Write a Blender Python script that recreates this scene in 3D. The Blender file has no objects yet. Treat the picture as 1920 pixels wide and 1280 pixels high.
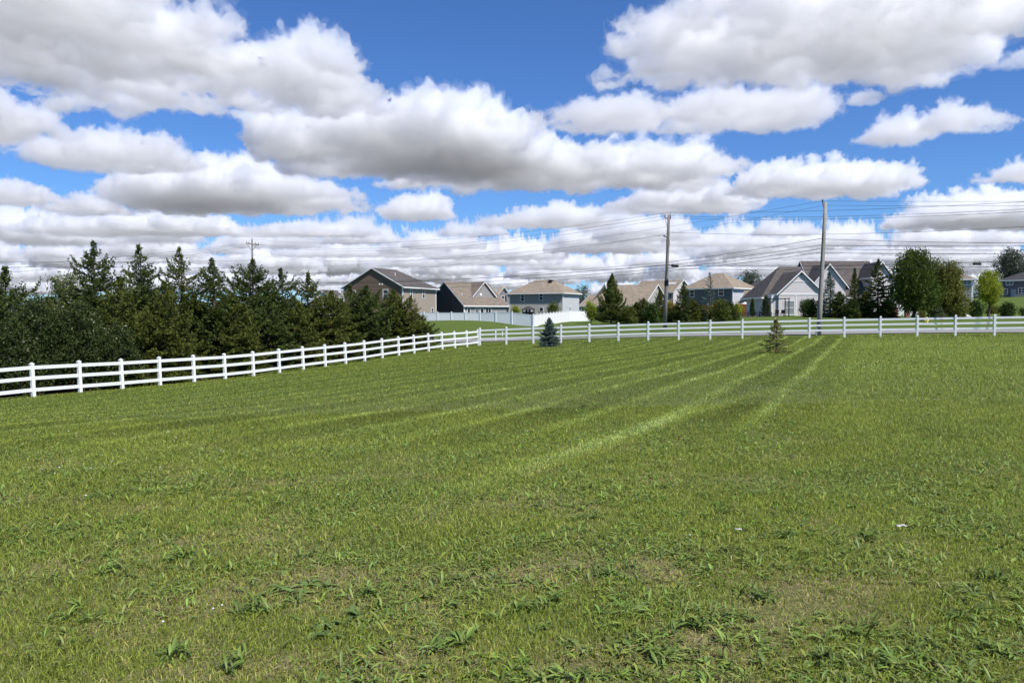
import bpy, bmesh, math, random, os, time
import numpy as np
from mathutils import Vector, Matrix

T0 = time.time()
QUICK = False
F = 1450.0                       # focal length in pixels of the 1920 px wide photograph
PITCH = math.atan(52 / 1450.0)   # the phone looks two degrees down
CZ = 1.6                         # eye height above the lawn
sc = bpy.context.scene
col = sc.collection
R = math.radians


def ray(px, py):
    x = (px - 960) / F
    y = (640 - py) / F
    c, s = math.cos(PITCH), math.sin(PITCH)
    v = np.array([x, c + s * y, -s + c * y])
    return v / v[1]


def pt(px, py, Y):
    v = ray(px, py) * Y
    v[2] += CZ
    return v


def zat(py, Y, px=960):
    return pt(px, py, Y)[2]


# ------------------------------------------------------------------ camera
cam = bpy.data.cameras.new('camera')
cam_o = bpy.data.objects.new('camera', cam)
col.objects.link(cam_o)
cam.sensor_fit = 'HORIZONTAL'
cam.sensor_width = 36
cam.lens = 36 * F / 1920
cam.clip_start = 0.05
cam.clip_end = 120000
cam_o.location = (0, 0, CZ)
cam_o.rotation_euler = (math.pi / 2 - PITCH, 0, 0)
sc.camera = cam_o


# ------------------------------------------------------------------ tagging
def tag(o, label=None, cat=None, group=None, kind=None):
    if label: o['label'] = label
    if cat: o['category'] = cat
    if group: o['group'] = group
    if kind: o['kind'] = kind
    return o


def link(name, me, mat=None, parent=None, smooth=False):
    o = bpy.data.objects.new(name, me)
    col.objects.link(o)
    if mat is not None:
        me.materials.clear()
        me.materials.append(mat)
    if parent is not None: o.parent = parent
    if smooth: me.polygons.foreach_set('use_smooth', [True] * len(me.polygons))
    return o


def empty(name, loc, rz=0.0):
    o = bpy.data.objects.new(name, None)
    col.objects.link(o)
    o.location = loc
    o.rotation_euler = (0, 0, rz)
    o.empty_display_size = .2
    return o


def copy_tree(o, parent=None):
    kids = [k for k in bpy.data.objects if k.parent == o]
    c = o.copy()
    col.objects.link(c)
    if parent is not None: c.parent = parent
    for k in kids: copy_tree(k, c)
    return c


class MB:
    """collects faces, then links them as one mesh object"""
    def __init__(s): s.v = []; s.f = []

    def poly(s, pts):
        n = len(s.v); s.v += [tuple(map(float, p)) for p in pts]; s.f.append(tuple(range(n, n + len(pts))))

    def box(s, a, b):
        (x0, y0, z0), (x1, y1, z1) = a, b
        n = len(s.v)
        s.v += [(x0, y0, z0), (x1, y0, z0), (x1, y1, z0), (x0, y1, z0), (x0, y0, z1), (x1, y0, z1), (x1, y1, z1), (x0, y1, z1)]
        s.f += [tuple(n + i for i in q) for q in ((0, 3, 2, 1), (4, 5, 6, 7), (0, 1, 5, 4), (1, 2, 6, 5), (2, 3, 7, 6), (3, 0, 4, 7))]

    def hexa(s, p):
        n = len(s.v); s.v += [tuple(map(float, q)) for q in p]
        s.f += [tuple(n + i for i in q) for q in ((0, 3, 2, 1), (4, 5, 6, 7), (0, 1, 5, 4), (1, 2, 6, 5), (2, 3, 7, 6), (3, 0, 4, 7))]

    def bar(s, p, q, w, h=None):
        """square bar from p to q"""
        h = h or w
        p, q = Vector(p), Vector(q); d = (q - p).normalized()
        up = Vector((0, 0, 1)) if abs(d.z) < .95 else Vector((0, 1, 0))
        a = d.cross(up).normalized() * w / 2; b = a.cross(d).normalized() * h / 2
        s.hexa([p - a - b, p + a - b, q + a - b, q - a - b, p - a + b, p + a + b, q + a + b, q - a + b])

    def tube(s, pts, rad, n=6, cap=True):
        pts = [Vector(p) for p in pts]
        if not hasattr(rad, '__len__'): rad = [rad] * len(pts)
        rings = []
        for i, p in enumerate(pts):
            d = (pts[min(i + 1, len(pts) - 1)] - pts[max(i - 1, 0)]).normalized()
            up = Vector((0, 0, 1)) if abs(d.z) < .9 else Vector((1, 0, 0))
            a = d.cross(up).normalized(); b = a.cross(d).normalized()
            k = len(s.v)
            for j in range(n):
                t = 2 * math.pi * j / n
                s.v.append(tuple(p + (a * math.cos(t) + b * math.sin(t)) * rad[i]))
            rings.append(k)
        for k0, k1 in zip(rings, rings[1:]):
            for j in range(n): s.f.append((k0 + j, k0 + (j + 1) % n, k1 + (j + 1) % n, k1 + j))
        if cap:
            s.f.append(tuple(rings[0] + j for j in range(n))[::-1]); s.f.append(tuple(rings[-1] + j for j in range(n)))

    def lathe(s, prof, c=(0, 0, 0), n=12):
        k0 = len(s.v)
        for r, z in prof:
            for j in range(n):
                t = 2 * math.pi * j / n
                s.v.append((c[0] + r * math.cos(t), c[1] + r * math.sin(t), c[2] + z))
        for i in range(len(prof) - 1):
            for j in range(n):
                a = k0 + i * n; s.f.append((a + j, a + (j + 1) % n, a + n + (j + 1) % n, a + n + j))
        s.f.append(tuple(k0 + j for j in range(n))[::-1]); e = k0 + (len(prof) - 1) * n
        s.f.append(tuple(e + j for j in range(n)))

    def mesh(s, name):
        me = bpy.data.meshes.new(name); me.from_pydata(s.v, [], s.f); me.update(); return me

    def build(s, name, mat, parent=None, smooth=False):
        return link(name, s.mesh(name), mat, parent, smooth)


def np_mesh(name, V, faces):
    """fast mesh from a vertex array and a list of (m, k) index arrays"""
    me = bpy.data.meshes.new(name)
    V = np.ascontiguousarray(V, dtype=np.float32)
    me.vertices.add(len(V)); me.vertices.foreach_set('co', V.ravel())
    tot = [np.full(len(f), f.shape[1], np.int32) for f in faces]
    tot = np.concatenate(tot); idx = np.concatenate([f.ravel() for f in faces]).astype(np.int32)
    st = np.concatenate([[0], np.cumsum(tot)[:-1]]).astype(np.int32)
    me.loops.add(len(idx)); me.loops.foreach_set('vertex_index', idx)
    me.polygons.add(len(tot)); me.polygons.foreach_set('loop_start', st)
    me.update(calc_edges=True)
    return me


# ------------------------------------------------------------------ noise
_rng = np.random.RandomState(7)
_P = np.tile(_rng.permutation(512).astype(np.int32), 3)
_G = _rng.randn(512, 3).astype(np.float32); _G /= np.linalg.norm(_G, axis=1)[:, None]


def perlin(p):
    p = np.asarray(p)
    i = np.floor(p).astype(np.int32); fr = (p - i).astype(np.float32); i &= 511
    u = fr * fr * fr * (fr * (fr * 6 - 15) + 10)
    out = 0
    for dx in (0, 1):
        wx = u[:, 0] if dx else 1 - u[:, 0]
        for dy in (0, 1):
            wy = u[:, 1] if dy else 1 - u[:, 1]
            for dz in (0, 1):
                wz = u[:, 2] if dz else 1 - u[:, 2]
                g = _G[_P[_P[_P[(i[:, 0] + dx) & 511] + ((i[:, 1] + dy) & 511)] + ((i[:, 2] + dz) & 511)]]
                out = out + wx * wy * wz * (g[:, 0] * (fr[:, 0] - dx) + g[:, 1] * (fr[:, 1] - dy) + g[:, 2] * (fr[:, 2] - dz))
    return out


def noise2(x, y, scale, octs=3, seed=0.):
    p = np.stack([x / scale + seed, y / scale - seed * 1.7, np.full_like(x, seed * .37)], 1)
    a, o = 1., 0.
    for k in range(octs):
        o = o + a * perlin(p); p = p * 2.03 + 5.1; a *= .5
    return o


def billow(p, octs, gain=.5):
    a = 1.; o = 0.
    for k in range(octs):
        o = o + a * (np.abs(perlin(p)) * 2 - .45); p = p * 2.03 + 17.3; a *= gain
    return o


# ------------------------------------------------------------------ materials
def nodemat(name):
    m = bpy.data.materials.new(name); m.use_nodes = True
    nt = m.node_tree
    return m, nt, nt.nodes['Principled BSDF']


def paint(name, c, rough=.6, var=.12, scale=6., bump=0., spec=.3, metallic=0.):
    """plain weathered surface: colour broken up by two sizes of noise"""
    m, nt, b = nodemat(name); N, L = nt.nodes, nt.links
    b.inputs['Roughness'].default_value = rough; b.inputs['Specular IOR Level'].default_value = spec; b.inputs['Metallic'].default_value = metallic
    tc = N.new('ShaderNodeTexCoord'); no = N.new('ShaderNodeTexNoise'); no.inputs['Scale'].default_value = scale; no.inputs['Detail'].default_value = 6
    L.new(tc.outputs['Object'], no.inputs['Vector'])
    mx = N.new('ShaderNodeMix'); mx.data_type = 'RGBA'
    mx.inputs[6].default_value = (*[x * (1 - var) for x in c], 1); mx.inputs[7].default_value = (*[min(1, x * (1 + var)) for x in c], 1)
    L.new(no.outputs['Fac'], mx.inputs[0]); L.new(mx.outputs[2], b.inputs['Base Color'])
    if bump:
        bp = N.new('ShaderNodeBump'); bp.inputs['Strength'].default_value = bump; bp.inputs['Distance'].default_value = .02
        L.new(no.outputs['Fac'], bp.inputs['Height']); L.new(bp.outputs[0], b.inputs['Normal'])
    return m


def siding(name, c, pitch=.2, vertical=False, var=.06):
    """lap siding: saw-tooth bump along z (or boards along x)"""
    m, nt, b = nodemat(name); N, L = nt.nodes, nt.links
    b.inputs['Roughness'].default_value = .7; b.inputs['Specular IOR Level'].default_value = .1
    tc = N.new('ShaderNodeTexCoord'); sp = N.new('ShaderNodeSeparateXYZ'); L.new(tc.outputs['Object'], sp.inputs[0])
    d = N.new('ShaderNodeMath'); d.operation = 'DIVIDE'; d.inputs[1].default_value = pitch
    L.new(sp.outputs['X' if vertical else 'Z'], d.inputs[0])
    fr = N.new('ShaderNodeMath'); fr.operation = 'FRACT'; L.new(d.outputs[0], fr.inputs[0])
    bp = N.new('ShaderNodeBump'); bp.inputs['Strength'].default_value = .8; bp.inputs['Distance'].default_value = .02; bp.invert = True
    L.new(fr.outputs[0], bp.inputs['Height']); L.new(bp.outputs[0], b.inputs['Normal'])
    no = N.new('ShaderNodeTexNoise'); no.inputs['Scale'].default_value = 1.3; no.inputs['Detail'].default_value = 5; L.new(tc.outputs['Object'], no.inputs['Vector'])
    mx = N.new('ShaderNodeMix'); mx.data_type = 'RGBA'
    mx.inputs[6].default_value = (*[x * (1 - var) for x in c], 1); mx.inputs[7].default_value = (*[min(1, x * (1 + var)) for x in c], 1)
    L.new(no.outputs['Fac'], mx.inputs[0]); L.new(mx.outputs[2], b.inputs['Base Color'])
    return m


def shingles(name, c):
    m, nt, b = nodemat(name); N, L = nt.nodes, nt.links
    b.inputs['Roughness'].default_value = .9; b.inputs['Specular IOR Level'].default_value = .15
    tc = N.new('ShaderNodeTexCoord')
    br = N.new('ShaderNodeTexBrick'); br.inputs['Scale'].default_value = 1.; br.inputs['Brick Width'].default_value = .5; br.inputs['Row Height'].default_value = .16
    br.inputs['Mortar Size'].default_value = .004; br.inputs['Bias'].default_value = -.2
    br.inputs['Color1'].default_value = (*[x * .8 for x in c], 1); br.inputs['Color2'].default_value = (*[x * 1.2 for x in c], 1); br.inputs['Mortar'].default_value = (*[x * .5 for x in c], 1)
    L.new(tc.outputs['Object'], br.inputs['Vector'])
    no = N.new('ShaderNodeTexNoise'); no.inputs['Scale'].default_value = .9; no.inputs['Detail'].default_value = 6; L.new(tc.outputs['Object'], no.inputs['Vector'])
    mp = N.new('ShaderNodeMapRange'); mp.inputs[3].default_value = .75; mp.inputs[4].default_value = 1.25; L.new(no.outputs['Fac'], mp.inputs[0])
    mx = N.new('ShaderNodeMix'); mx.data_type = 'RGBA'; mx.blend_type = 'MULTIPLY'; mx.inputs[0].default_value = 1
    L.new(br.outputs['Color'], mx.inputs[6]); L.new(mp.outputs[0], mx.inputs[7]); L.new(mx.outputs[2], b.inputs['Base Color'])
    return m


def leafmat(name, c1, c2, trans=.35, rough=.55, c3=None, rare=.9):
    """foliage: every leaf or needle spray takes its own tone between c1 and c2 (a few c3); some light passes through"""
    m, nt, b = nodemat(name); N, L = nt.nodes, nt.links
    g = N.new('ShaderNodeNewGeometry'); cr = N.new('ShaderNodeValToRGB')
    e = cr.color_ramp.elements
    e[0].position = 0; e[0].color = (*c1, 1); e[1].position = rare if c3 else 1; e[1].color = (*c2, 1)
    if c3:
        x = e.new(min(.999, rare + .02)); x.color = (*c3, 1)
    L.new(g.outputs['Random Per Island'], cr.inputs[0])
    tc = N.new('ShaderNodeTexCoord'); no = N.new('ShaderNodeTexNoise'); no.inputs['Scale'].default_value = .8; no.inputs['Detail'].default_value = 3
    L.new(tc.outputs['Object'], no.inputs['Vector'])
    mp = N.new('ShaderNodeMapRange'); mp.inputs[1].default_value = .3; mp.inputs[2].default_value = .7; mp.inputs[3].default_value = .7; mp.inputs[4].default_value = 1.3
    L.new(no.outputs['Fac'], mp.inputs[0])
    mx = N.new('ShaderNodeMix'); mx.data_type = 'RGBA'; mx.blend_type = 'MULTIPLY'; mx.inputs[0].default_value = 1
    L.new(cr.outputs[0], mx.inputs[6]); L.new(mp.outputs[0], mx.inputs[7])
    L.new(mx.outputs[2], b.inputs['Base Color']); b.inputs['Roughness'].default_value = rough; b.inputs['Specular IOR Level'].default_value = .12
    tr = N.new('ShaderNodeBsdfTranslucent'); L.new(mx.outputs[2], tr.inputs['Color'])
    ms = N.new('ShaderNodeMixShader'); ms.inputs[0].default_value = trans
    L.new(b.outputs[0], ms.inputs[1]); L.new(tr.outputs[0], ms.inputs[2]); L.new(ms.outputs[0], N['Material Output'].inputs['Surface'])
    return m


M = {}
M['vinyl'] = paint('white_vinyl', (.80, .80, .80), .38, .035, 3., spec=.45)
M['trim'] = paint('white_trim', (.74, .73, .71), .5, .06)
M['wood_pole'] = paint('weathered_pole_wood', (.20, .18, .16), .85, .35, 3., .5)
M['pole_pale'] = paint('pale_grey_pole_wood', (.30, .28, .25), .85, .3, 3., .5)
M['metal'] = paint('galvanised_metal', (.30, .31, .32), .5, .15, metallic=.4)
M['cable'] = paint('black_cable_sheath', (.018, .018, .02), .6, .2)
M['wire'] = paint('dull_aluminium_wire', (.07, .07, .075), .6, .2)
M['black'] = paint('black_painted_metal', (.012, .012, .014), .45, .2)
M['glass'] = paint('window_glass', (.02, .025, .03), .06, .3, 1., spec=.8)
M['bark'] = paint('bark', (.085, .065, .048), .95, .4, 7., .8)
M['ceramic'] = paint('brown_porcelain', (.08, .05, .04), .2, .1)
M['hydrant'] = paint('yellow_hydrant_paint', (.75, .55, .12), .5, .12)
M['cedar'] = paint('orange_stained_cedar', (.50, .19, .055), .7, .25, 2.5)
M['brick'] = paint('red_brick', (.20, .10, .075), .85, .3, 9., .4)
M['stone'] = paint('grey_stone', (.30, .28, .26), .9, .25, 4., .5)
M['concrete'] = paint('concrete', (.45, .43, .40), .9, .12, 2., .2)
M['roof_tan'] = shingles('tan_shingles', (.27, .22, .165))
M['roof_brown'] = shingles('brown_grey_shingles', (.105, .092, .085))
M['roof_dark'] = shingles('charcoal_shingles', (.06, .058, .06))
M['roof_taupe'] = shingles('taupe_shingles', (.20, .165, .13))
# ================================================================== the lie of the land
# post feet of the two runs of rail fence, measured along two straight lines
RX0, RXA, RY0, RYB = -2.73, 2.257, 66.0, -.782     # back run: corner -> right
LX0, LXA, LY0, LYB = -19.3, .865, 31.1, 1.839      # left run: near left -> corner
R_FOOT = [648, 646, 644.5, 643, 641.5, 639.8, 638.5, 637.3, 636.3, 635.3, 634.5, 633.7, 632.8, 632, 631.4, 630.8, 630.2]
L_FOOT = [744, 736.5, 730.5, 723, 717.5, 712.3, 706, 699.2, 693, 687.5, 682.2, 677.5, 671.5, 667, 663, 658.8, 655.5, 652.8, 650.3, 648.6]


def runR(n): return RX0 + RXA * n, RY0 + RYB * n
def runL(n): return LX0 + LXA * n, LY0 + LYB * n


CP = []
for x, y, z in ((0, -8, .05), (0, 0, 0), (-6, 0, 0), (6, 0, 0), (0, 5, 0), (-5, 5, -.03), (5, 5, .02), (-8.5, 9.5, -.14), (0, 10, -.06), (7, 10, .02), (14, 14, .06),
                (-30, -10, -.3), (30, -10, .2), (-14, 12, -.45), (30, 20, .12), (40, 35, .15), (-30, 12, -1.2),
                (0, 20, -.30), (10, 30, -.28), (20, 40, -.16), (-8, 20, -.72), (-4, 40, -.98), (-12, 36, -1.35)):
    CP.append((x, y, z))
for n, py in enumerate(R_FOOT):
    x, y = runR(n); CP.append((x, y, zat(py, y)))
for n, py in enumerate(L_FOOT):
    if n < 19:
        x, y = runL(n); CP.append((x, y, zat(py, y)))
for n in (-3, -6): x, y = runL(n); CP.append((x, y, -1.95))
for n in (19, 23, 30): x, y = runR(n); CP.append((x, y, .15))
# road beyond the back run (near and far edge), verge, beds, yards, hill
for n, py0, py1 in ((0, 640.5, 636), (3, 636.5, 633), (6, 632.2, 628.2), (9, 630, 625), (12, 627.3, 621.8), (16, 624.3, 619)):
    x, y = runR(n); k0, k1 = 3.6, 11.
    for k, py in ((k0, py0), (k1, py1)):
        X, Y = x + .327 * k, y + .945 * k; CP.append((X, Y, zat(py, Y)))
for px, py, Y in ((1160, 606, 92), (1280, 604.5, 90), (1400, 602, 88), (1500, 600, 87), (1600, 599, 86), (1737, 609, 76), (1720, 600, 86), (1900, 598, 90), (1900, 607, 78), (2050, 606, 75),
                  (1000, 615.5, 106), (1068, 604, 135), (1130, 603.5, 150), (1160, 600, 125), (1300, 596, 120), (1480, 592, 105), (1660, 592, 105), (1820, 582, 125), (1900, 569, 150), (1900, 557, 180), (2100, 560, 160),
                  (810, 601, 103), (850, 600.3, 103), (900, 601, 103), (935, 604.5, 104), (965, 609.5, 105), (1030, 611, 108), (1080, 606, 115)):
    p = pt(px, py, Y); CP.append(tuple(p))
for x, y, z in ((-20, 90, -.9), (-40, 80, -1.4), (-70, 60, -1.6), (-90, 100, -1), (-18, 119, -.1), (-6, 118, -.15), (-20, 140, .8), (-8, 145, .8), (5, 165, .9), (20, 150, 1.1), (40, 150, 1.4), (-60, 150, .2),
                (0, 230, 1.0), (60, 230, 2.2), (120, 200, 5.5), (120, 120, 2.5), (90, 60, .6), (-100, 200, .4), (130, 260, 6), (-110, 20, -2)):
    CP.append((x, y, z))
CP = np.array(CP, float)


def _phi(r2): return np.sqrt(r2 + 36.)


_A = _phi(((CP[:, None, :2] - CP[None, :, :2]) ** 2).sum(2)) + np.eye(len(CP)) * -.02
_n = len(CP); _B = np.zeros((_n + 1, _n + 1)); _B[:_n, :_n] = _A; _B[_n, :_n] = 1; _B[:_n, _n] = 1
_W = np.linalg.solve(_B, np.concatenate([CP[:, 2], [0]]))


def tz(x, y):
    x = np.clip(np.atleast_1d(np.asarray(x, float)), -115, 150); y = np.clip(np.atleast_1d(np.asarray(y, float)), -15, 265)
    out = np.empty(len(x))
    for i in range(0, len(x), 50000):
        d2 = (x[i:i + 50000, None] - CP[None, :, 0]) ** 2 + (y[i:i + 50000, None] - CP[None, :, 1]) ** 2
        out[i:i + 50000] = _phi(d2) @ _W[:-1] + _W[-1]
    return out


def tz1(x, y): return float(tz(x, y)[0])


# a fast lookup for the many blades: bilinear in a grid of heights
_gx = np.arange(-60, 66, .5); _gy = np.arange(-4, 76, .5)
_GX, _GY = np.meshgrid(_gx, _gy)
_GZ = tz(_GX.ravel(), _GY.ravel()).reshape(_GX.shape)


def tzf(x, y):
    u = np.clip((x + 60) / .5, 0, len(_gx) - 1.01); v = np.clip((y + 4) / .5, 0, len(_gy) - 1.01)
    i = u.astype(int); j = v.astype(int); a = u - i; b = v - j
    return (_GZ[j, i] * (1 - a) + _GZ[j, i + 1] * a) * (1 - b) + (_GZ[j + 1, i] * (1 - a) + _GZ[j + 1, i + 1] * a) * b


def ground_hit(px, py):
    d = ray(px, py); Y = np.arange(2, 200, .05)
    z = CZ + d[2] * Y; g = tz(d[0] * Y, Y); k = np.argmax(z < g)
    return np.array([d[0] * Y[k], Y[k], g[k]])


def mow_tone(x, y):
    """tone of the turf (1 = plain): light on leaning mower swaths put into colour, coarse and fine patchiness"""
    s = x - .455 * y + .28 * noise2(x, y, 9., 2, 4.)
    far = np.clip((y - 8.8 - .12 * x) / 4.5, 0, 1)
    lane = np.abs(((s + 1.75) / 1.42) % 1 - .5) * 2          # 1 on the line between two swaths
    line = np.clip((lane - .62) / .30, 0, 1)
    alt = np.where(np.floor((s + 1.75) / 1.42) % 2 == 0, 1., -1.)  # bright and dark swaths painted in place of light on leaning blades
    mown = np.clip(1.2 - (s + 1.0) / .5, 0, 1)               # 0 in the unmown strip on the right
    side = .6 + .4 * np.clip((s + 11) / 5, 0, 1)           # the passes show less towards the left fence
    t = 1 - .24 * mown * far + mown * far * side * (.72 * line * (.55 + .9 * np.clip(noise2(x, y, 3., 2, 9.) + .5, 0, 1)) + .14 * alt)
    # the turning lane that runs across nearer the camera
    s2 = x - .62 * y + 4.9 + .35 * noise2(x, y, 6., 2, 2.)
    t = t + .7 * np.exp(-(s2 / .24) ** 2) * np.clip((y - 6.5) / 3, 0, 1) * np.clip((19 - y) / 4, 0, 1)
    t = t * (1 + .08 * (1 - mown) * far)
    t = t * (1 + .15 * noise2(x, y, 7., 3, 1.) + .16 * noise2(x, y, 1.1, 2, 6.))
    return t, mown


def dryness(x, y):
    near = np.clip((13 - y) / 9, .12, 1)
    return np.clip(noise2(x, y, 1.0, 4, 3.) * 2.3 - .12 + .35 * (near - .45), 0, 1) * near


# ------------------------------------------------------------------ ground sheet
def ground_material():
    m, nt, b = nodemat('turf_soil'); N, L = nt.nodes, nt.links
    b.inputs['Roughness'].default_value = .95; b.inputs['Specular IOR Level'].default_value = .05
    tc = N.new('ShaderNodeTexCoord')

    def noi(s, d=5, r=.6):
        n = N.new('ShaderNodeTexNoise'); n.inputs['Scale'].default_value = s; n.inputs['Detail'].default_value = d; n.inputs['Roughness'].default_value = r
        L.new(tc.outputs['Object'], n.inputs['Vector']); return n.outputs['Fac']

    def ramp(f, a, c):
        r = N.new('ShaderNodeMapRange'); r.inputs[1].default_value = a; r.inputs[2].default_value = c; L.new(f, r.inputs[0]); return r.outputs[0]

    def mix(f, c1, c2):
        x = N.new('ShaderNodeMix'); x.data_type = 'RGBA'; L.new(f, x.inputs[0])
        for c, i in ((c1, 6), (c2, 7)):
            if isinstance(c, tuple): x.inputs[i].default_value = (*c, 1)
            else: L.new(c, x.inputs[i])
        return x.outputs[2]
    turf = mix(ramp(noi(.22), .35, .65), (.085, .125, .030), (.115, .150, .040))
    turf = mix(ramp(noi(3.5), .42, .6), turf, (.10, .14, .032))
    turf = mix(ramp(noi(60, 3), .4, .6), turf, (.075, .11, .022))
    thatch = mix(ramp(noi(40, 6, .7), .35, .65), (.16, .125, .07), (.32, .27, .155))
    vc = N.new('ShaderNodeVertexColor'); vc.layer_name = 'cover'
    sp = N.new('ShaderNodeSeparateColor'); L.new(vc.outputs[0], sp.inputs[0])
    c = mix(sp.outputs[0], turf, thatch)
    c = mix(sp.outputs[1], c, mix(ramp(noi(9, 5), .3, .7), (.028, .02, .014), (.06, .042, .028)))
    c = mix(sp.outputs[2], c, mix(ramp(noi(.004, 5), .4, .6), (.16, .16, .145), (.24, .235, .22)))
    L.new(c, b.inputs['Base Color'])
    bp = N.new('ShaderNodeBump'); bp.inputs['Strength'].default_value = .7; bp.inputs['Distance'].default_value = .05
    L.new(noi(25, 5, .7), bp.inputs['Height']); L.new(bp.outputs[0], b.inputs['Normal'])
    return m


def fenceR_side(x, y):
    """metres behind (+) or in front (-) of the back run"""
    return (x - RX0) * .3275 + (y - RY0) * .945


def fenceL_side(x, y):
    """metres left (+) or right (-) of the left run"""
    return -(x - LX0) * .905 + (y - LY0) * .4256


xs = np.concatenate([[-60000, -15000, -4000, -1000, -300, -160], np.arange(-115, -40, 2.5), np.arange(-40, 50, 1.), np.arange(50, 151, 2.5), [200, 400, 1200, 4000, 15000, 60000]])
ys = np.concatenate([[-60000, -10000, -1000, -100, -30], np.arange(-15, 3, 3.), np.arange(3, 20, .25), np.arange(20, 90, 1.), np.arange(90, 266, 2.5), [320, 450, 700, 1200, 2500, 6000, 15000, 60000]])
GX, GY = np.meshgrid(xs, ys)
gx, gy = GX.ravel(), GY.ravel()
gz = tz(gx, gy)
gV = np.stack([gx, gy, gz], 1)
nx, ny = len(xs), len(ys)
ii = (np.arange(ny - 1)[:, None] * nx + np.arange(nx - 1)[None, :]).ravel()
me = np_mesh('ground', gV, [np.stack([ii, ii + 1, ii + nx + 1, ii + nx], 1)])
ca = me.color_attributes.new('cover', 'FLOAT_COLOR', 'POINT')
thatch = np.clip(.25 + .9 * dryness(gx, gy), 0, 1) * np.clip((26 - gy) / 14, 0, 1) * (gy > 0)
sideL = fenceL_side(gx, gy)
belt_floor = np.clip((sideL - 1.2) / 1.5, 0, 1) * (gy < 82) * (gy > 5) * np.clip((14 - sideL) / 4, 0, 1) * (gx < -8)  # dark brown ground colour under the tree belt
ca.data.foreach_set('color', np.stack([thatch, belt_floor, np.clip((np.hypot(gx, gy) - 350) / 500, 0, 1), gx * 0 + 1], 1).astype(np.float32).ravel())
ground = link('ground', me, ground_material(), smooth=True)
tag(ground, kind='structure')


# ------------------------------------------------------------------ road behind the back fence and a concrete walk
def strip(name, line, w, mat, lift=.012, step=1.0):
    P = []
    for (a, b) in zip(line, line[1:]):
        a, b = np.array(a, float), np.array(b, float); k = max(2, int(np.linalg.norm(b - a) / step))
        for i in range(k): P.append(a + (b - a) * i / k)
    P.append(np.array(line[-1], float)); P = np.array(P)
    T = np.gradient(P, axis=0); T /= np.linalg.norm(T, axis=1)[:, None]; Nn = np.stack([-T[:, 1], T[:, 0]], 1)
    ks = np.linspace(-.5, .5, 6)
    V = np.concatenate([P + Nn * w * k for k in ks]); z = tz(V[:, 0], V[:, 1])
    m = len(P); z = z + lift
    fc = []
    for r in range(5):
        i = np.arange(m - 1) + r * m; fc.append(np.stack([i, i + 1, i + m + 1, i + m], 1)[:, ::-1])
    me = np_mesh(name, np.concatenate([V, z[:, None]], 1), fc)
    return tag(link(name, me, mat, smooth=True), kind='structure')


def road_pt(n, k): x, y = runR(n); return (x + .327 * k, y + .945 * k)


M['road'] = paint('worn_pale_asphalt', (.24, .23, .215), .9, .18, 2.5, .3)
strip('road', [road_pt(-12, 7.4), road_pt(0, 7.4), road_pt(26, 7.4)], 7.0, M['road'], .05)
strip('pavement', [tuple(pt(1795, 590, 93)[:2]), tuple(pt(1850, 590, 93)[:2]), tuple(pt(2050, 590, 95)[:2])], 3.0, M['concrete'], .06)
# ================================================================== white rail fences
def post_mesh(h):
    b = MB(); b.box((-.064, -.064, -.35), (.064, .064, h)); return b.mesh('post')


def cap_mesh(h):
    b = MB(); b.box((-.075, -.075, h + .002), (.075, .075, h + .03))
    k = len(b.v); b.v += [(-.072, -.072, h + .03), (.072, -.072, h + .03), (.072, .072, h + .03), (-.072, .072, h + .03), (0, 0, h + .085)]
    b.f += [(k, k + 1, k + 4), (k + 1, k + 2, k + 4), (k + 2, k + 3, k + 4), (k + 3, k, k + 4)]
    return b.mesh('post_cap')


def rail_fence(n0, n1, run, h, label, lean=0.0, levels=(.22, .575, .90)):
    x0, y0 = run(n0); x1, y1 = run(n1)
    root = empty('rail_fence', (x0, y0, tz1(x0, y0)))
    tag(root, label, 'fence', 'white three-rail fences round the lawn')
    bx, by, bz = root.location
    ang = math.atan2(run(1)[1] - run(0)[1], run(1)[0] - run(0)[0])
    pm, cm = post_mesh(h), cap_mesh(h)
    rd = random.Random(3)
    prev = None
    lv = Vector((-math.sin(ang), math.cos(ang), 0)) * math.tan(lean)      # the run leans to its far side
    for n in np.arange(n0, n1 + .01, 1.0):
        x, y = run(n); z = tz1(x, y)
        base = Vector((x - bx, y - by, z - bz))
        p = link('post', pm, M['vinyl'], root)
        p.location = base; p.rotation_euler = (-lean + R(rd.uniform(-.5, .5)), R(rd.uniform(-.5, .5)), ang)
        p.rotation_mode = 'XYZ'
        c = link('post_cap', cm, M['vinyl'], p)
        if prev is not None:
            d = (base - prev); d.z = 0; d.normalize()
            for k in levels:
                hh = h * k
                b = MB(); a0 = prev + lv * hh + Vector((0, 0, hh)) + d * .066; a1 = base + lv * hh + Vector((0, 0, hh)) - d * .066
                o = Vector((-d.y, d.x, 0)) * .02; u = Vector((0, 0, .07))
                b.hexa([a0 - o - u, a1 - o - u, a1 + o - u, a0 + o - u, a0 - o + u, a1 - o + u, a1 + o + u, a0 + o + u])
                b.build('rail', M['vinyl'], root)
        prev = base
    return root


rail_fence(0, 20, runR, 1.44, 'white three-rail vinyl fence crossing the back of the lawn in front of the road', levels=(.385, .64, .89))
rail_fence(-2, 19, runL, 1.32, 'white three-rail vinyl fence climbing from the left edge past the spruces to the corner', lean=R(3.0))

# ------------------------------------------------------------------ white privacy fence round the yard
M['panel'] = siding('privacy_vinyl', (.84, .83, .82), .18, vertical=True, var=.03)


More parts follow.
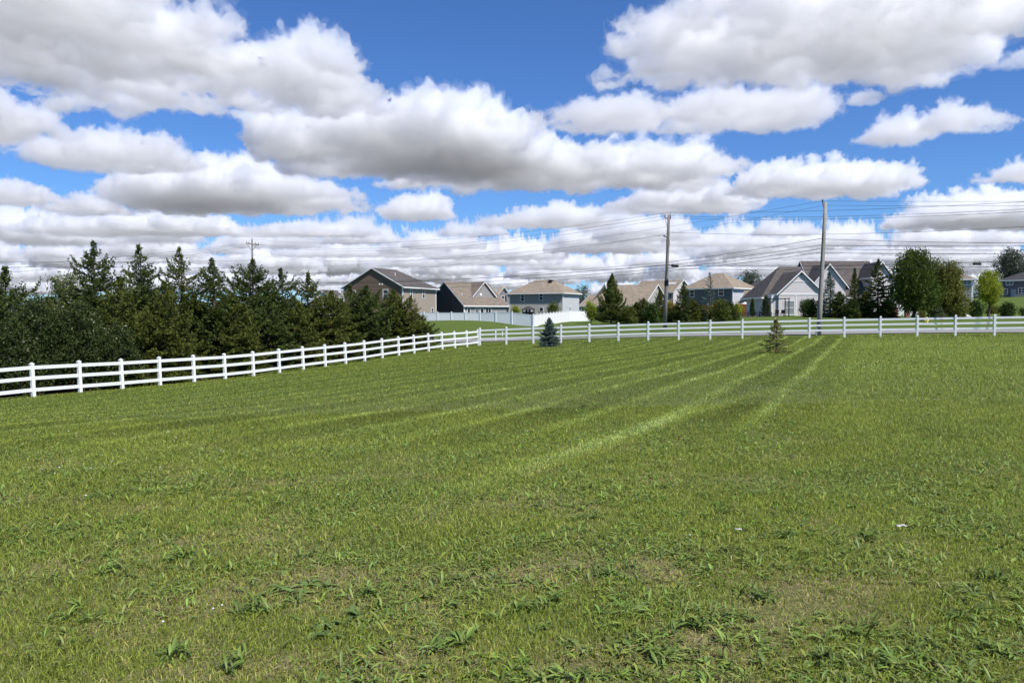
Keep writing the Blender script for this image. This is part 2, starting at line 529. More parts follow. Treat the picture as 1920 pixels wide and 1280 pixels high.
def privacy_fence(name, corners, h, label, post_gap=2.44, zf=None):
    x0, y0 = corners[0][:2]
    root = empty(name, (x0, y0, tz1(x0, y0)))
    tag(root, label, 'fence')
    bz = root.location.z
    pb = MB(); pb.box((-.07, -.07, -.3), (.07, .07, h + .1)); pm = pb.mesh('post'); 
    cb = MB(); cb.box((-.085, -.085, h + .102), (.085, .085, h + .13)); cb.box((-.05, -.05, h + .13), (.05, .05, h + .17)); cm = cb.mesh('post_cap')
    for (a, b) in zip(corners, corners[1:]):
        a, b = np.array(a, float), np.array(b, float); Ln = np.linalg.norm(b[:2] - a[:2]); k = max(1, round(Ln / post_gap))
        ang = math.atan2(b[1] - a[1], b[0] - a[0])
        for i in range(k):
            p, q = a + (b - a) * i / k, a + (b - a) * (i + 1) / k
            zp, zq = (p[2], q[2]) if len(p) > 2 else (tz1(*p), tz1(*q))
            for s, zs in (((p, zp),) if i < k - 1 or True else ()):
                o = link('post', pm, M['vinyl'], root); o.location = (s[0] - x0, s[1] - y0, zs - bz); o.rotation_euler = (0, 0, ang)
                link('post_cap', cm, M['vinyl'], o)
            d = (q[:2] - p[:2]) / np.linalg.norm(q[:2] - p[:2]); nn = np.array([-d[1], d[0]])
            A = p[:2] + d * .071 - (x0, y0); B = q[:2] - d * .071 - (x0, y0)

            def slab(z0, z1, t):
                m = MB()
                P = []
                for zz in (z0, z1):
                    for (e, zb, sg) in ((A, zp, -1), (B, zq, -1), (B, zq, 1), (A, zp, 1)):
                        P.append((*(e + nn * t * sg), zb - bz + zz))
                m.hexa(P); return m
            o = slab(.12, h - .1, .018).build('panel', M['panel'], root)
            m = slab(.02, .118, .03); m2 = slab(h - .098, h, .03)
            k0 = len(m.v); m.v += m2.v; m.f += [tuple(i + k0 for i in f) for f in m2.f]
            m.build('rail', M['vinyl'], root)
    e = corners[-1]; o = link('post', pm, M['vinyl'], root); ze = e[2] if len(e) > 2 else tz1(*e)
    o.location = (e[0] - x0, e[1] - y0, ze - bz); link('post_cap', cm, M['vinyl'], o)
    return root


def c3(px, py_top, Y, h=1.83):
    p = pt(px, py_top, Y); return (p[0], p[1], p[2] - h)


privacy_fence('privacy_fence', [c3(770, 586, 116.5), c3(900, 586, 111), c3(960, 585.5, 108), c3(1000, 590, 106), c3(1068, 583, 135), c3(1130, 584, 150), c3(1137, 584, 160)], 1.83,
              'tall solid white privacy fence running round the yard behind the lawn corner')

# ------------------------------------------------------------------ small posts behind the corner
for px, top, bot, Y, lab in ((929.5, 622, 643, 71, 'thin white marker stake standing behind the fence just right of its corner'),
                             (942, 622, 631, 82, 'short white marker stake beyond the road, to the right of the thin taller stake')):
    p = pt(px, bot, Y); hgt = zat(top, Y) - p[2]; z0 = tz1(p[0], p[1])
    r = empty('marker_stake', (p[0], p[1], z0)); tag(r, lab, 'stake')
    b = MB(); b.tube([(0, 0, -.2), (0, 0, hgt * .93)], .05, 8); b.build('post', M['vinyl'], r)
    b = MB(); b.lathe([(.062, hgt * .93 + .001), (.062, hgt * .97), (.03, hgt)], n=8); b.build('cap', M['trim'], r)

# ================================================================== utility poles
def pole(pxb, pyb, pxt, pyt, Y, r0, r1, mat, label):
    a = pt(pxb, pyb, Y); b = pt(pxt, pyt, Y)
    root = empty('utility_pole', tuple(a)); tag(root, label, 'utility pole', 'utility poles along the road')
    v = Vector(b) - Vector(a)
    m = MB(); m.tube([v * -.06, v * .25, v * .5, v * .75, v], [r0, r0 * .9 + r1 * .1, (r0 + r1) / 2, r0 * .25 + r1 * .75, r1], 10); m.build('shaft', mat, root, True)
    return root, Vector(a), v


def insul(root, p, h=.28):
    m = MB(); m.lathe([(.02, -.1), (.02, 0), (.055, .01), (.07, h * .3), (.045, h * .45), (.06, h * .6), (.035, h)], p, 8); m.build('insulator', M['ceramic'], root)


YA, YB_, YC = 80, 60, 150
pA, aA, vA = pole(1247, 604.5, 1254, 403, YA, .20, .13, M['wood_pole'], 'brown wooden utility pole with a short side bracket, standing in the shrubs behind the fence')
t = vA
m = MB(); m.bar(t * .972 + Vector((-.42, 0, 0)), t * .972 + Vector((.14, 0, 0)), .11); m.build('bracket', M['wood_pole'], pA)
m = MB(); m.bar(t * .968 + Vector((-.36, 0, -.05)), t * .89 + Vector((-.12, 0, 0)), .05); m.build('brace', M['metal'], pA)
insul(pA, t * .972 + Vector((-.38, 0, .06))); insul(pA, t * .972 + Vector((.18, 0, -.1)))
m = MB(); m.bar(t * .98 + Vector((.16, 0, 0)), t * 1.02 + Vector((.16, 0, .06)), .06); m.build('pin', M['metal'], pA)
m = MB(); m.bar(t * .80 + Vector((-.45, 0, .05)), t * .80 + Vector((-.12, 0, -.06)), .1, .08); m.box(tuple(t * .80 + Vector((-.5, -.07, .02))), tuple(t * .80 + Vector((-.3, .07, .12)))); m.build('cable_arm', M['black'], pA)
m = MB(); m.box(tuple(t * .77 + Vector((-.17, -.12, -.6))), tuple(t * .77 + Vector((.17, .12, 0)))); m.build('ground_guard', M['wood_pole'], pA)
m = MB(); m.tube([t * .37 + Vector((0, 0, -.3)), t * .37 + Vector((0, 0, .25))], .22, 10); m.build('cable_strap', M['black'], pA)

pB, aB, vB = pole(1535, 625.5, 1548, 379, YB_, .19, .125, M['pole_pale'], 'tall pale grey utility pole standing right behind the back fence')
m = MB(); m.bar(vB * .955 + Vector((-.1, 0, 0)), vB * 1.0 + Vector((-.24, 0, 0)), .07); m.build('bracket', M['wood_pole'], pB)
insul(pB, vB * 1.0 + Vector((-.24, 0, .0)), .2)
m = MB(); m.tube([vB * .90, vB * .5, vB * .05], .022, 5, ); mm = m.build('riser_cable', M['cable'], pB); mm.location = (-.15, -.1, 0)
m = MB(); m.bar(vB * -.02 + Vector((-.2, -.05, 0)), vB * .045 + Vector((-.2, -.05, 0)), .1); m.build('cable_guard', M['metal'], pB)

pC, aC, vC = pole(475, 600, 472.5, 449, YC, .22, .15, M['wood_pole'], 'distant utility pole with a wooden crossarm rising behind the left spruces')
m = MB(); m.bar(vC * .945 + Vector((-1.15, 0, .12)), vC * .945 + Vector((1.3, 0, -.22)), .15, .2); m.build('crossarm', M['wood_pole'], pC)
for s in (-1, 1):
    m = MB(); m.bar(vC * .94 + Vector((.85 * s, 0, -.1)), vC * .86 + Vector((.1 * s, 0, 0)), .07); m.build('brace', M['wood_pole'], pC)
for q in (-1.05, -.6, .7, 1.2): insul(pC, vC * .945 + Vector((q, 0, .1 - .12 * q)), .3)
insul(pC, vC, .35)


# ================================================================== overhead wires
def wire(pts, label, r=.014, mat='wire', name='power_line', group='overhead wires'):
    """pts: supports and a low point (px, py, Y); a smooth curve is drawn through them span by span"""
    P = [Vector(pt(*p)) for p in pts]
    out = []
    if len(P) == 2:
        s = (P[1] - P[0]).length * .006
        for i in range(25):
            t = i / 24; q = P[0].lerp(P[1], t); q.z -= 4 * s * t * (1 - t); out.append(q)
    else:
        a, b, c = P                            # b lies on the curve
        d = c - a; t0 = max(.1, min(.9, (b - a).dot(d) / d.dot(d)))
        dev = (b - a.lerp(c, t0)) / (4 * t0 * (1 - t0)); dev.x = 0; dev.y = 0
        for i in range(33):
            t = i / 32; q = a.lerp(c, t) + dev * (4 * t * (1 - t)); out.append(q)
    m = MB(); o0 = out[0].copy()
    m.tube([q - o0 for q in out], r, 5)
    o = m.build(name, M[mat], None, True); o.location = o0
    tag(o, label, 'cable' if mat == 'cable' else 'wire', group); return o


A_, B_, C_, E_ = YA, YB_, YC, 46
def mid(p, q, px, py):
    """depth of a point at column px on the straight line between two supports seen in plan"""
    a, b = pt(*p), pt(*q); u = (px - 960) / F
    t = (a[0] - u * a[1]) / ((a[0] - u * a[1]) - (b[0] - u * b[1])); return (px, py, a[1] + (b[1] - a[1]) * t)


def span(p, q, px, py, label, **k): return wire([p, mid(p, q, px, py), q], label, **k)


SL = 'thin wire from the brown pole to the far crossarm pole, '
span((1255, 398, A_), (473, 448, C_), 800, 451, SL + 'highest of its spans')
span((1249, 404, A_), (466, 456, C_), 800, 461, SL + 'second from the top')
span((1257, 409, A_), (479, 459, C_), 800, 466, SL + 'third from the top')
span((1242, 441, A_), (474, 478, C_), 800, 486.5, 'thin wire from the small arm halfway up the brown pole to the far pole', mat='cable')
span((1546, 376, B_), (474, 500, C_), 1000, 462, 'thin wire dropping from the top of the pale pole to far left', r=.010)
span((1546, 385, B_), (474, 508, C_), 1000, 478, 'thin wire dropping from just under the top of the pale pole to far left', r=.010)
ER = 1920 + 260
span((1255, 398, A_), (ER, 362, E_), 1560, 394.5, 'upper wire running right from the brown pole tip behind the pale pole')
span((1257, 405, A_), (ER, 376, E_), 1560, 406, 'wire running right from the brown pole, second from the top')
span((1257, 409, A_), (ER, 381, E_), 1560, 410.5, 'wire running right from the brown pole, third from the top')
span((1250, 435, A_), (ER, 408, E_), 1560, 439, 'single wire running right from a third down the brown pole', mat='cable')
span((1549, 377, B_), (ER, 376, E_), 1800, 377.5, 'topmost wire running right from the pale pole', r=.010)
span((1549, 385, B_), (ER, 383, E_), 1800, 386, 'second wire running right from the pale pole', r=.010)
for i, (y0, ym, yl, ml, y1) in enumerate(((447, 491.5, 525, 517, 452), (459, 497, 529, 522, 460), (466, 503, 538, 532, 468), (473, 508, 542, 538, 475))):
    w = ('uppermost', 'second', 'third', 'lowest')[i]
    span((1541, y0, B_), (1249, ym, A_), 1390, (y0 + ym) / 2 + 2.5, w + ' black cable between the pale pole and the brown pole', r=.019, mat='cable', name='telephone_cable', group='black cables')
    span((1247, ym, A_), (474, yl, C_), 860, (ml + yl) / 2 - (0, 2, 4, 2)[i], w + ' black cable running left from the brown pole over the roofs', r=(.016, .034, .018, .018)[i], mat='cable', name='telephone_cable', group='black cables')
    span((1543, y0 + 1, B_), (ER, y1, E_), 1800, (y0 + y1) / 2 + (5, 2, 2, 2)[i], w + ' black cable running right from the middle of the pale pole', r=.017, mat='cable', name='telephone_cable', group='black cables')
for i, (y0, ym, y1) in enumerate(((497, 498, 478), (503.5, 505, 490))):
    span((1249, y0, A_), (ER, y1, E_), 1560, ym, ('upper', 'lower')[i] + ' of two level cables running right from the brown pole above the gables', r=.018, mat='cable', name='telephone_cable', group='black cables')
for i, (y0, y1) in enumerate(((456, 497), (459, 503), (462, 511))):
    span((466, y0, C_), (-60, y1 + 4, 130), 290, (y0 + y1) / 2 - 1, ('upper', 'middle', 'lower')[i] + ' wire running left from the far crossarm pole behind the spruces', r=.02)
for i, (y0, y1) in enumerate(((481, 491), (496, 501))):
    span((470, y0 + 7, C_), (-60, y1, 130), 200, y1, ('upper', 'lower')[i] + ' level black cable at far left behind the ragged spruce tops', r=.022, mat='cable', name='telephone_cable', group='black cables')


def splice(px, py, Y, w, label):
    c = pt(px, py, Y); r = empty('cable_splice_box', tuple(c)); tag(r, label, 'splice box')
    s = w * Y / F; m = MB(); h = s * .17
    m.lathe([(h * .5, 0), (h, s * .06), (h, s * .94), (h * .5, s)], n=10); o = m.build('case', M['cable'], r); o.rotation_euler = (0, math.pi / 2, 0); o.location = (-s / 2, 0, 0)
    m = MB(); m.box((-s * .3, -.02, h), (-s * .26, .02, h + .12)); m.box((s * .26, -.02, h), (s * .3, .02, h + .12)); m.build('hanger', M['metal'], r)


splice(1265.5, 498.5, 79, 14, 'black splice box hanging from the cables beside the brown pole')
splice(1832, 494.6, 56, 15, 'pale striped splice box hanging on the cable at far right above the light green tree')


# ================================================================== houses
def frame(A, B):
    """A, B: (px, Y) of the two ends of the front wall"""
    a = np.array([(A[0] - 960) / F * A[1], A[1]]); b = np.array([(B[0] - 960) / F * B[1], B[1]])
    return a, b, np.linalg.norm(b - a), math.atan2(b[1] - a[1], b[0] - a[0])


def roof(root, W, D, ze, zr, axis, hip0, hip1, mat, o=.4, t=.2, u0=0., v0=0., trim=None, hipd=None, og=.3):
    """roof over the rectangle (u0..u0+W, v0..v0+D); axis = direction of the ridge; hip0/hip1: hipped ends"""
    trim = trim or M['trim']
    Wd, Dd = (W, D) if axis == 'u' else (D, W)
    m_ = (zr - ze) / (Dd / 2); zo = ze - o * m_
    q0, q1 = (-o if hip0 else -og), (Wd + o if hip1 else Wd + og)
    h = hipd or Dd / 2
    r0 = h if hip0 else q0; r1 = Wd - h if hip1 else q1
    if r1 < r0: r0 = r1 = Wd / 2
    if axis == 'u': mp = lambda a, b, z: (u0 + a, v0 + b, z)
    else: mp = lambda a, b, z: (u0 + W - b, v0 + a, z)
    E = [mp(q0, -o, zo), mp(q1, -o, zo), mp(q1, Dd + o, zo), mp(q0, Dd + o, zo)]; Rg = [mp(r0, Dd / 2, zr + .0), mp(r1, Dd / 2, zr)]
    lo = lambda p: (p[0], p[1], p[2] - t)
    b = MB()
    b.poly([E[0], E[1], Rg[1], Rg[0]]); b.poly([E[2], E[3], Rg[0], Rg[1]])
    b.poly([lo(E[0]), lo(Rg[0]), lo(Rg[1]), lo(E[1])]); b.poly([lo(E[2]), lo(Rg[1]), lo(Rg[0]), lo(E[3])])
    per = [(E[0], E[1])]
    if hip1: b.poly([E[1], E[2], Rg[1]]); b.poly([lo(E[1]), lo(Rg[1]), lo(E[2])]); per.append((E[1], E[2]))
    else: per += [(E[1], Rg[1]), (Rg[1], E[2])]
    per.append((E[2], E[3]))
    if hip0: b.poly([E[3], E[0], Rg[0]]); b.poly([lo(E[3]), lo(Rg[0]), lo(E[0])]); per.append((E[3], E[0]))
    else: per += [(E[3], Rg[0]), (Rg[0], E[0])]
    for p, q in per: b.poly([p, lo(p), lo(q), q])
    ro = b.build('roof', mat, root)
    # white fascia and rake boards, 3 mm off the roof edge
    cx, cy = u0 + W / 2, v0 + D / 2
    f = MB()
    for p, q in per:
        d = Vector((q[0] - p[0], q[1] - p[1], 0)); 
        if d.length < 1e-6: continue
        d.normalize(); n = Vector((d.y, -d.x, 0))
        if n.dot(Vector(((p[0] + q[0]) / 2 - cx, (p[1] + q[1]) / 2 - cy, 0))) < 0: n = -n
        P, Q = Vector(p), Vector(q); dz = Vector((0, 0, t)); a, c = n * .003, n * .035; up = Vector((0, 0, .02))
        f.hexa([P - dz + a, Q - dz + a, Q - dz + c, P - dz + c, P + up + a, Q + up + a, Q + up + c, P + up + c])
    f.build('fascia', trim, ro)
    return ro


def walls(root, W, D, ze, zr, axis, hip0, hip1, mat, u0=0., v0=0., zb=-1.5, name='wall', right=None):
    """walls with gable peaks; right: another material for the right-hand end wall"""
    b = MB(); c = MB(); z1 = ze - .12
    P = lambda u, v, z: (u0 + u, v0 + v, z)
    b.poly([P(0, 0, zb), P(W, 0, zb), P(W, 0, z1), P(0, 0, z1)]) if not (axis == 'v' and not hip0) else b.poly([P(0, 0, zb), P(W, 0, zb), P(W, 0, z1), P(W / 2, 0, zr - .16), P(0, 0, z1)])
    b.poly([P(W, D, zb), P(0, D, zb), P(0, D, z1), P(W, D, z1)]) if not (axis == 'v' and not hip1) else b.poly([P(W, D, zb), P(0, D, zb), P(0, D, z1), P(W / 2, D, zr - .16), P(W, D, z1)])
    b.poly([P(0, D, zb), P(0, 0, zb), P(0, 0, z1), P(0, D, z1)]) if not (axis == 'u' and not hip0) else b.poly([P(0, D, zb), P(0, 0, zb), P(0, 0, z1), P(0, D / 2, zr - .16), P(0, D, z1)])
    r = c if right else b
    r.poly([P(W, 0, zb), P(W, D, zb), P(W, D, z1), P(W, 0, z1)]) if not (axis == 'u' and not hip1) else r.poly([P(W, 0, zb), P(W, D, zb), P(W, D, z1), P(W, D / 2, zr - .16), P(W, 0, z1)])
    o = b.build(name, mat, root)
    if right: c.build(name, right, root)
    return o


def corner_trim(root, us, z0, z1, w=.16, v=0.):
    for u in us:
        b = MB(); b.box((u - w / 2, v - .035, z0), (u + w / 2, v + .12, z1)); b.build('corner_trim', M['trim'], root)


def window(root, u, z, w, h, v=0., face='f', W=0., rows=2, cols=1, sill=True, shutters=None, u0=0.):
    """face f = front (v const), r = right end wall (u const, u is then measured along v)"""
    def mp(a, d, zz): return (a, v - d, zz) if face == 'f' else (W + d, a, zz)
    def bx(b, a0, a1, z0, z1, d0, d1):
        p, q = mp(a0, d0, z0), mp(a1, d1, z1); b.box(tuple(min(x, y) for x, y in zip(p, q)), tuple(max(x, y) for x, y in zip(p, q)))
    f = MB(); t = .11
    bx(f, u - w / 2, u - w / 2 + t, z - h / 2, z + h / 2, .003, .06); bx(f, u + w / 2 - t, u + w / 2, z - h / 2, z + h / 2, .003, .06)
    bx(f, u - w / 2 + t, u + w / 2 - t, z + h / 2 - t, z + h / 2, .003, .06); bx(f, u - w / 2 + t, u + w / 2 - t, z - h / 2, z - h / 2 + t, .003, .06)
    for i in range(1, rows): zz = z - h / 2 + h * i / rows; bx(f, u - w / 2 + t, u + w / 2 - t, zz - .035, zz + .035, .003, .05)
    for i in range(1, cols): uu = u - w / 2 + w * i / cols; bx(f, uu - .04, uu + .04, z - h / 2 + t, z + h / 2 - t, .003, .052)
    o = f.build('window', M['trim'], root)
    g = MB(); bx(g, u - w / 2 + t * .9, u + w / 2 - t * .9, z - h / 2 + t * .9, z + h / 2 - t * .9, .004, .02); g.build('pane', M['glass'], o)
    if shutters is not None:
        for s in (-1, 1):
            b = MB(); c = u + s * (w / 2 + .24); bx(b, c - .2, c + .2, z - h / 2, z + h / 2, .003, .04); b.build('shutter', shutters, root)
    return o


def roofvents(ro, lst):
    for (u, v, z) in lst:
        b = MB(); b.tube([(u, v, z - .3), (u, v, z + .45)], .07, 8); b.build('vent_pipe', M['trim'], ro)


def house(A, B, py_base, label):
    a, b, W, ang = frame(A, B)
    zb = zat(py_base, (A[1] + B[1]) / 2)
    root = empty('house', (a[0], a[1], zb), ang); tag(root, label, 'house', 'houses beyond the lawn')
    return root, W, (lambda py, Y: zat(py, Y) - zb)


SD = {'brown': siding('shaded_brown_siding', (.15, .108, .082)), 'taupe': siding('sunlit_brown_siding', (.34, .285, .235)), 'navy': siding('navy_siding', (.058, .056, .062)), 'grey': siding('mid_grey_siding', (.28, .275, .275)),
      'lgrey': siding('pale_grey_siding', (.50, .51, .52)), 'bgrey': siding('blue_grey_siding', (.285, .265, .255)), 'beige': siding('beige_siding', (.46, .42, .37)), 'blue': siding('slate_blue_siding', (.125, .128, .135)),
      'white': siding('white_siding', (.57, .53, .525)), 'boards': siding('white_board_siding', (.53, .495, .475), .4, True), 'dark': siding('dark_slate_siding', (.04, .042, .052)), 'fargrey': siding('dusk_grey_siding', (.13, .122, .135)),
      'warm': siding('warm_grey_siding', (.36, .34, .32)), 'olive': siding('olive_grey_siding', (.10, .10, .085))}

# 1 brown two-storey house with its gable to the front-left
h, W, z = house((645, 140), (755, 135), 596, 'large brown two-storey house with a dark front gable, behind the end of the spruces')
ze, zr, D = z(535, 135), z(501.5, 137.5), 11.9
walls(h, W, D, ze, zr, 'v', False, True, SD['brown'], right=SD['taupe'])  # shade on the gable and sun on the side painted as two siding colours
ro = roof(h, W, D, ze, zr, 'v', False, True, M['roof_brown'], o=.5, hipd=4.2); roofvents(ro, [(W * .70, 3.5, ze + (zr - ze) * .62), (W * .72, 9.2, ze + (zr - ze) * .5)])
walls(h, 6, 9, ze, zr - .9, 'u', True, True, SD['brown'], u0=-1.0, v0=5.5)
roof(h, 9, 9, ze, zr - .7, 'u', True, True, M['roof_brown'], u0=-1.0, v0=5.5, o=.5)
window(h, W * .72, z(551, 135.5), 1.15, 1.7)
window(h, W * .17, z(551, 138), 1.0, 1.4)
window(h, 2.9, z(551, 139), .8, 1.75, face='r', W=W); window(h, 7.2, z(551, 142), .9, 1.75, face='r', W=W); window(h, 10.4, z(583, 145), .9, 1.2, face='r', W=W)
corner_trim(h, (W,), -1.5, ze - .3, .2); corner_trim(h, (0,), -1.5, ze - .3, .2)
b = MB(); b.box((W + .003, D - .25, -1.5), (W + .04, D - .01, ze - .3)); b.build('corner_trim', M['trim'], h)
b = MB(); b.lathe([(.16, 0), (.16, .05)], n=10); o = b.build('gable_vent', M['trim'], h); o.rotation_euler = (R(90), 0, 0); o.location = (W * .62, -.003, z(532.5, 136))
o2 = o.copy(); col.objects.link(o2); o2.location = (W * .665, -.003, z(532.5, 136))

# 2 ranch with the dark left gable
h, W, z = house((870, 145), (927, 149.5), 594, 'low grey house with dark navy side wall and steep front gable beside the brown house')
ze, zr, D = z(570, 145), z(528, 150), 12.5
walls(h, W + 3, D, ze, zr, 'u', False, False, SD['grey'])
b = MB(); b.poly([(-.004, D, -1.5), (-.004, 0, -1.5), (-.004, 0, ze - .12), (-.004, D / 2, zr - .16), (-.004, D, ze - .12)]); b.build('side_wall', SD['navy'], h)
ro = roof(h, W + 3, D, ze, zr, 'u', False, False, M['roof_taupe']); roofvents(ro, [(1.2, 2.4, ze + (zr - ze) * .4), (4.6, 2.2, ze + (zr - ze) * .38)])
zg = z(553, 150); walls(h, 5.2, 7, zg, zr + .05, 'v', False, False, SD['bgrey'], u0=3.6, v0=2.0)
roof(h, 5.2, 7, zg, zr + .05, 'v', False, False, M['roof_taupe'], u0=3.6, v0=2.0, o=.3)
for u, w, hh, cc in ((1.1, .75, 1.25, 1), (3.0, 1.0, 1.2, 2), (4.2, .9, 1.1, 1), (5.7, 1.4, 1.4, 2)): window(h, u, z(583, 146), w, hh, cols=cc, rows=1)
corner_trim(h, (0.08,), -1.5, ze - .3, .25)
b = MB(); b.lathe([(.28, 0), (.28, .06)], n=12); o = b.build('gable_vent', M['trim'], h); o.rotation_euler = (R(90), 0, 0); o.location = (5.4, 1.99, z(552, 150))

# 3 narrow house with navy shutters
h, W, z = house((925, 185), (957, 185), 594, 'narrow grey house with navy shutters, left neighbour of the hip roofed grey house')
ze, zr = z(550, 185), z(536, 190)
walls(h, W, 9, ze, zr, 'u', False, False, SD['grey']); roof(h, W, 9, ze, zr, 'u', True, False, M['roof_tan'])
zz = z(538, 185); walls(h, 2.9, 3, ze - .3, zz, 'v', False, False, SD['bgrey'], u0=1.2, v0=-.5); roof(h, 2.9, 3, ze - .3, zz, 'v', False, False, M['roof_tan'], u0=1.2, v0=-.5, o=.3)
window(h, .75, z(561, 185), .9, 1.5, shutters=SD['navy']); window(h, 2.3, z(560, 185), .85, 1.5, v=-.5, shutters=SD['navy'])
b = MB(); b.hexa([(0, -1.6, z(576, 185)), (W, -1.6, z(576, 185)), (W, -.003, z(570, 185)), (0, -.003, z(570, 185)), (0, -1.6, z(576, 185) + .15), (W, -1.6, z(576, 185) + .15), (W, -.003, z(570, 185) + .15), (0, -.003, z(570, 185) + .15)]); b.build('porch_roof', M['roof_tan'], h)
for u in (.2, W * .52, W - .2):
    b = MB(); b.box((u - .09, -1.5, -1), (u + .09, -1.32, z(576, 185))); b.build('porch_post', M['trim'], h)
window(h, 1.3, z(583, 185), 1.0, 1.6); window(h, 3.1, z(583, 185), .9, 1.6)

# 4 grey house with tan hip roof
h, W, z = house((955, 166), (1055, 160), 596, 'two-storey grey house with tan hip roof and bright end wall behind the privacy fence')
ze, zr, D = z(546, 160), z(524, 165), 8.5
walls(h, W, D, ze, zr, 'u', True, True, SD['bgrey'], right=SD['lgrey'])  # sunlight on the end wall is put into its paler siding colour
ro = roof(h, W, D, ze, zr, 'u', True, True, M['roof_tan'], o=.5, hipd=4.2); roofvents(ro, [(W * .53, 2.6, ze + (zr - ze) * .6), (W * .92, 3.2, ze + 1.1)])
b = MB(); b.poly([(.0, -.012, -1.5), (W, -.012, -1.5), (W, -.012, z(568, 162)), (0, -.012, z(568, 163))]); b.build('lower_wall', SD['beige'], h)
b = MB(); b.box((W * .62, 3.0, zr - .8), (W * .62 + .7, 3.8, zr - .05)); b.build('roof_box', M['black'], ro)
window(h, W * .255, z(558, 164), .95, 1.55); window(h, W * .605, z(556, 162), .95, 1.6); window(h, W * .61, z(580, 162), .95, .95, v=-.012, rows=1); window(h, W * .36, z(582, 163), 1.6, 1.2, v=-.012, cols=2, rows=1)
corner_trim(h, (W - .02, .1), -1.5, ze - .3, .2)
window(h, 3.6, z(579, 166), .7, .9, face='r', W=W, rows=1)

# 5 tan ranch
h, W, z = house((1104, 145), (1207, 139), 596, 'long low house with a wide plain tan roof behind the olive pine')
ze, zr, D = z(570, 139), z(533, 145), 12.
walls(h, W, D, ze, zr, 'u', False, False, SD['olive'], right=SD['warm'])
roof(h, W, D, ze, zr, 'u', True, False, M['roof_tan'], hipd=2.2); window(h, W * .80, z(577, 140), 1.2, 1.0, rows=1); window(h, W * .3, z(580, 142), 1.2, 1.2)
corner_trim(h, (W - .02,), -1.5, ze - .3, .2)
zz = z(556, 150); walls(h, 4, 8, ze, zz, 'u', True, False, SD['beige'], u0=-2.6, v0=2.5); ro = roof(h, 5, 8, ze, zz + .4, 'u', False, False, M['roof_tan'], u0=-2.9, v0=2.5)
window(h, -1.6, z(579, 147), 1.3, 1.6, v=2.5, cols=2, rows=1); roofvents(ro, [(-.6, 4.5, ze + 1.2)])

# 6 house behind with shutters
h, W, z = house((1186, 186), (1262, 178), 594, 'tan roofed house with dark shutters and bright white end wall behind the brown pole')
ze, zr, D = z(545.5, 178), z(525, 184), 8.
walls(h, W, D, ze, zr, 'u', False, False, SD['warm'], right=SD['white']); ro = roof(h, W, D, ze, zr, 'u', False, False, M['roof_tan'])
window(h, W * .84, z(553, 179), 1.5, 1.7, cols=2, shutters=SD['navy'])
b = MB(); s = (zr - ze) / (D / 2); b.hexa([(W * .70, 2.2, ze + 2.2 * s + .03), (W * .70 + 2.4, 2.2, ze + 2.2 * s + .03), (W * .70 + 2.4, 3, ze + 3 * s + .03), (W * .70, 3, ze + 3 * s + .03), (W * .70, 2.2, ze + 2.2 * s + .12), (W * .70 + 2.4, 2.2, ze + 2.2 * s + .12), (W * .70 + 2.4, 3, ze + 3 * s + .12), (W * .70, 3, ze + 3 * s + .12)]); b.build('skylight', M['concrete'], ro)

# 7 slate blue house, pyramid roof
h, W, z = house((1279, 160), (1373, 152), 595, 'slate blue two-storey house under a tall tan pyramid roof, behind the thin blue spruce')
ze, zr, D = z(536.5, 152), z(512, 159), 9.5
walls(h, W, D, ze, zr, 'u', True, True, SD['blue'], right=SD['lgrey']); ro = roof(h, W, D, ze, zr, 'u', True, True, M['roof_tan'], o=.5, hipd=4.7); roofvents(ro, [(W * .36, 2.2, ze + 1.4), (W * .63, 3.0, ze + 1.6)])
window(h, W * .78, z(547, 154), 1.2, 1.65); window(h, W * .2, z(550, 158), 1.1, 1.5); window(h, W * .70, z(576, 155), 1.4, 1.6, cols=2, rows=1)
b = MB(); b.box((W * .50, -.05, -.8), (W * .50 + .95, -.003, z(568, 156))); b.build('door', M['trim'], h)
corner_trim(h, (W - .02,), -1.5, ze - .3, .2)

# 7b porch wing with tan roof
h, W, z = house((1391, 148), (1433, 146), 594, 'small low house with a tan roof and shallow front gable beside the orange cedar fence')
ze, zr = z(562, 147), z(545, 151)
walls(h, W, 7, ze, zr, 'u', True, True, SD['lgrey']); roof(h, W, 7, ze, zr, 'u', False, True, M['roof_tan'], o=.5)
zz = z(551, 147); walls(h, 2.6, 2.5, ze - .1, zz, 'v', False, False, SD['grey'], u0=-.2, v0=-1.2); roof(h, 2.6, 2.5, ze - .1, zz, 'v', False, False, M['roof_tan'], u0=-.2, v0=-1.2, o=.3)
window(h, W * .78, z(574, 147), 1.5, 1.4, cols=2, rows=1)

# 8 dark house far behind
h, W, z = house((1387, 216), (1482, 210), 594, 'dark far house with a white four-pane window left of the big white house')
ze, zr = z(543.5, 213), z(525.5, 218)
walls(h, W, 10, ze, zr, 'u', True, False, SD['dark']); ro = roof(h, W, 10, ze, zr, 'u', True, False, M['roof_dark'], hipd=4); roofvents(ro, [(W * .68, 2.5, ze + 1.5)])
window(h, W * .45, z(549, 213), 1.7, 1.3, cols=2); 
b = MB(); b.box((W * .33, -.05, -1), (W * .37, -.003, ze - .3)); b.build('corner_trim', M['trim'], h)
walls(h, 6.5, 5, z(550, 212), z(534, 214), 'u', True, False, SD['dark'], u0=-.5, v0=-4); roof(h, 6.5, 5, z(550, 212), z(534, 214), 'u', True, False, M['roof_dark'], u0=-.5, v0=-4)

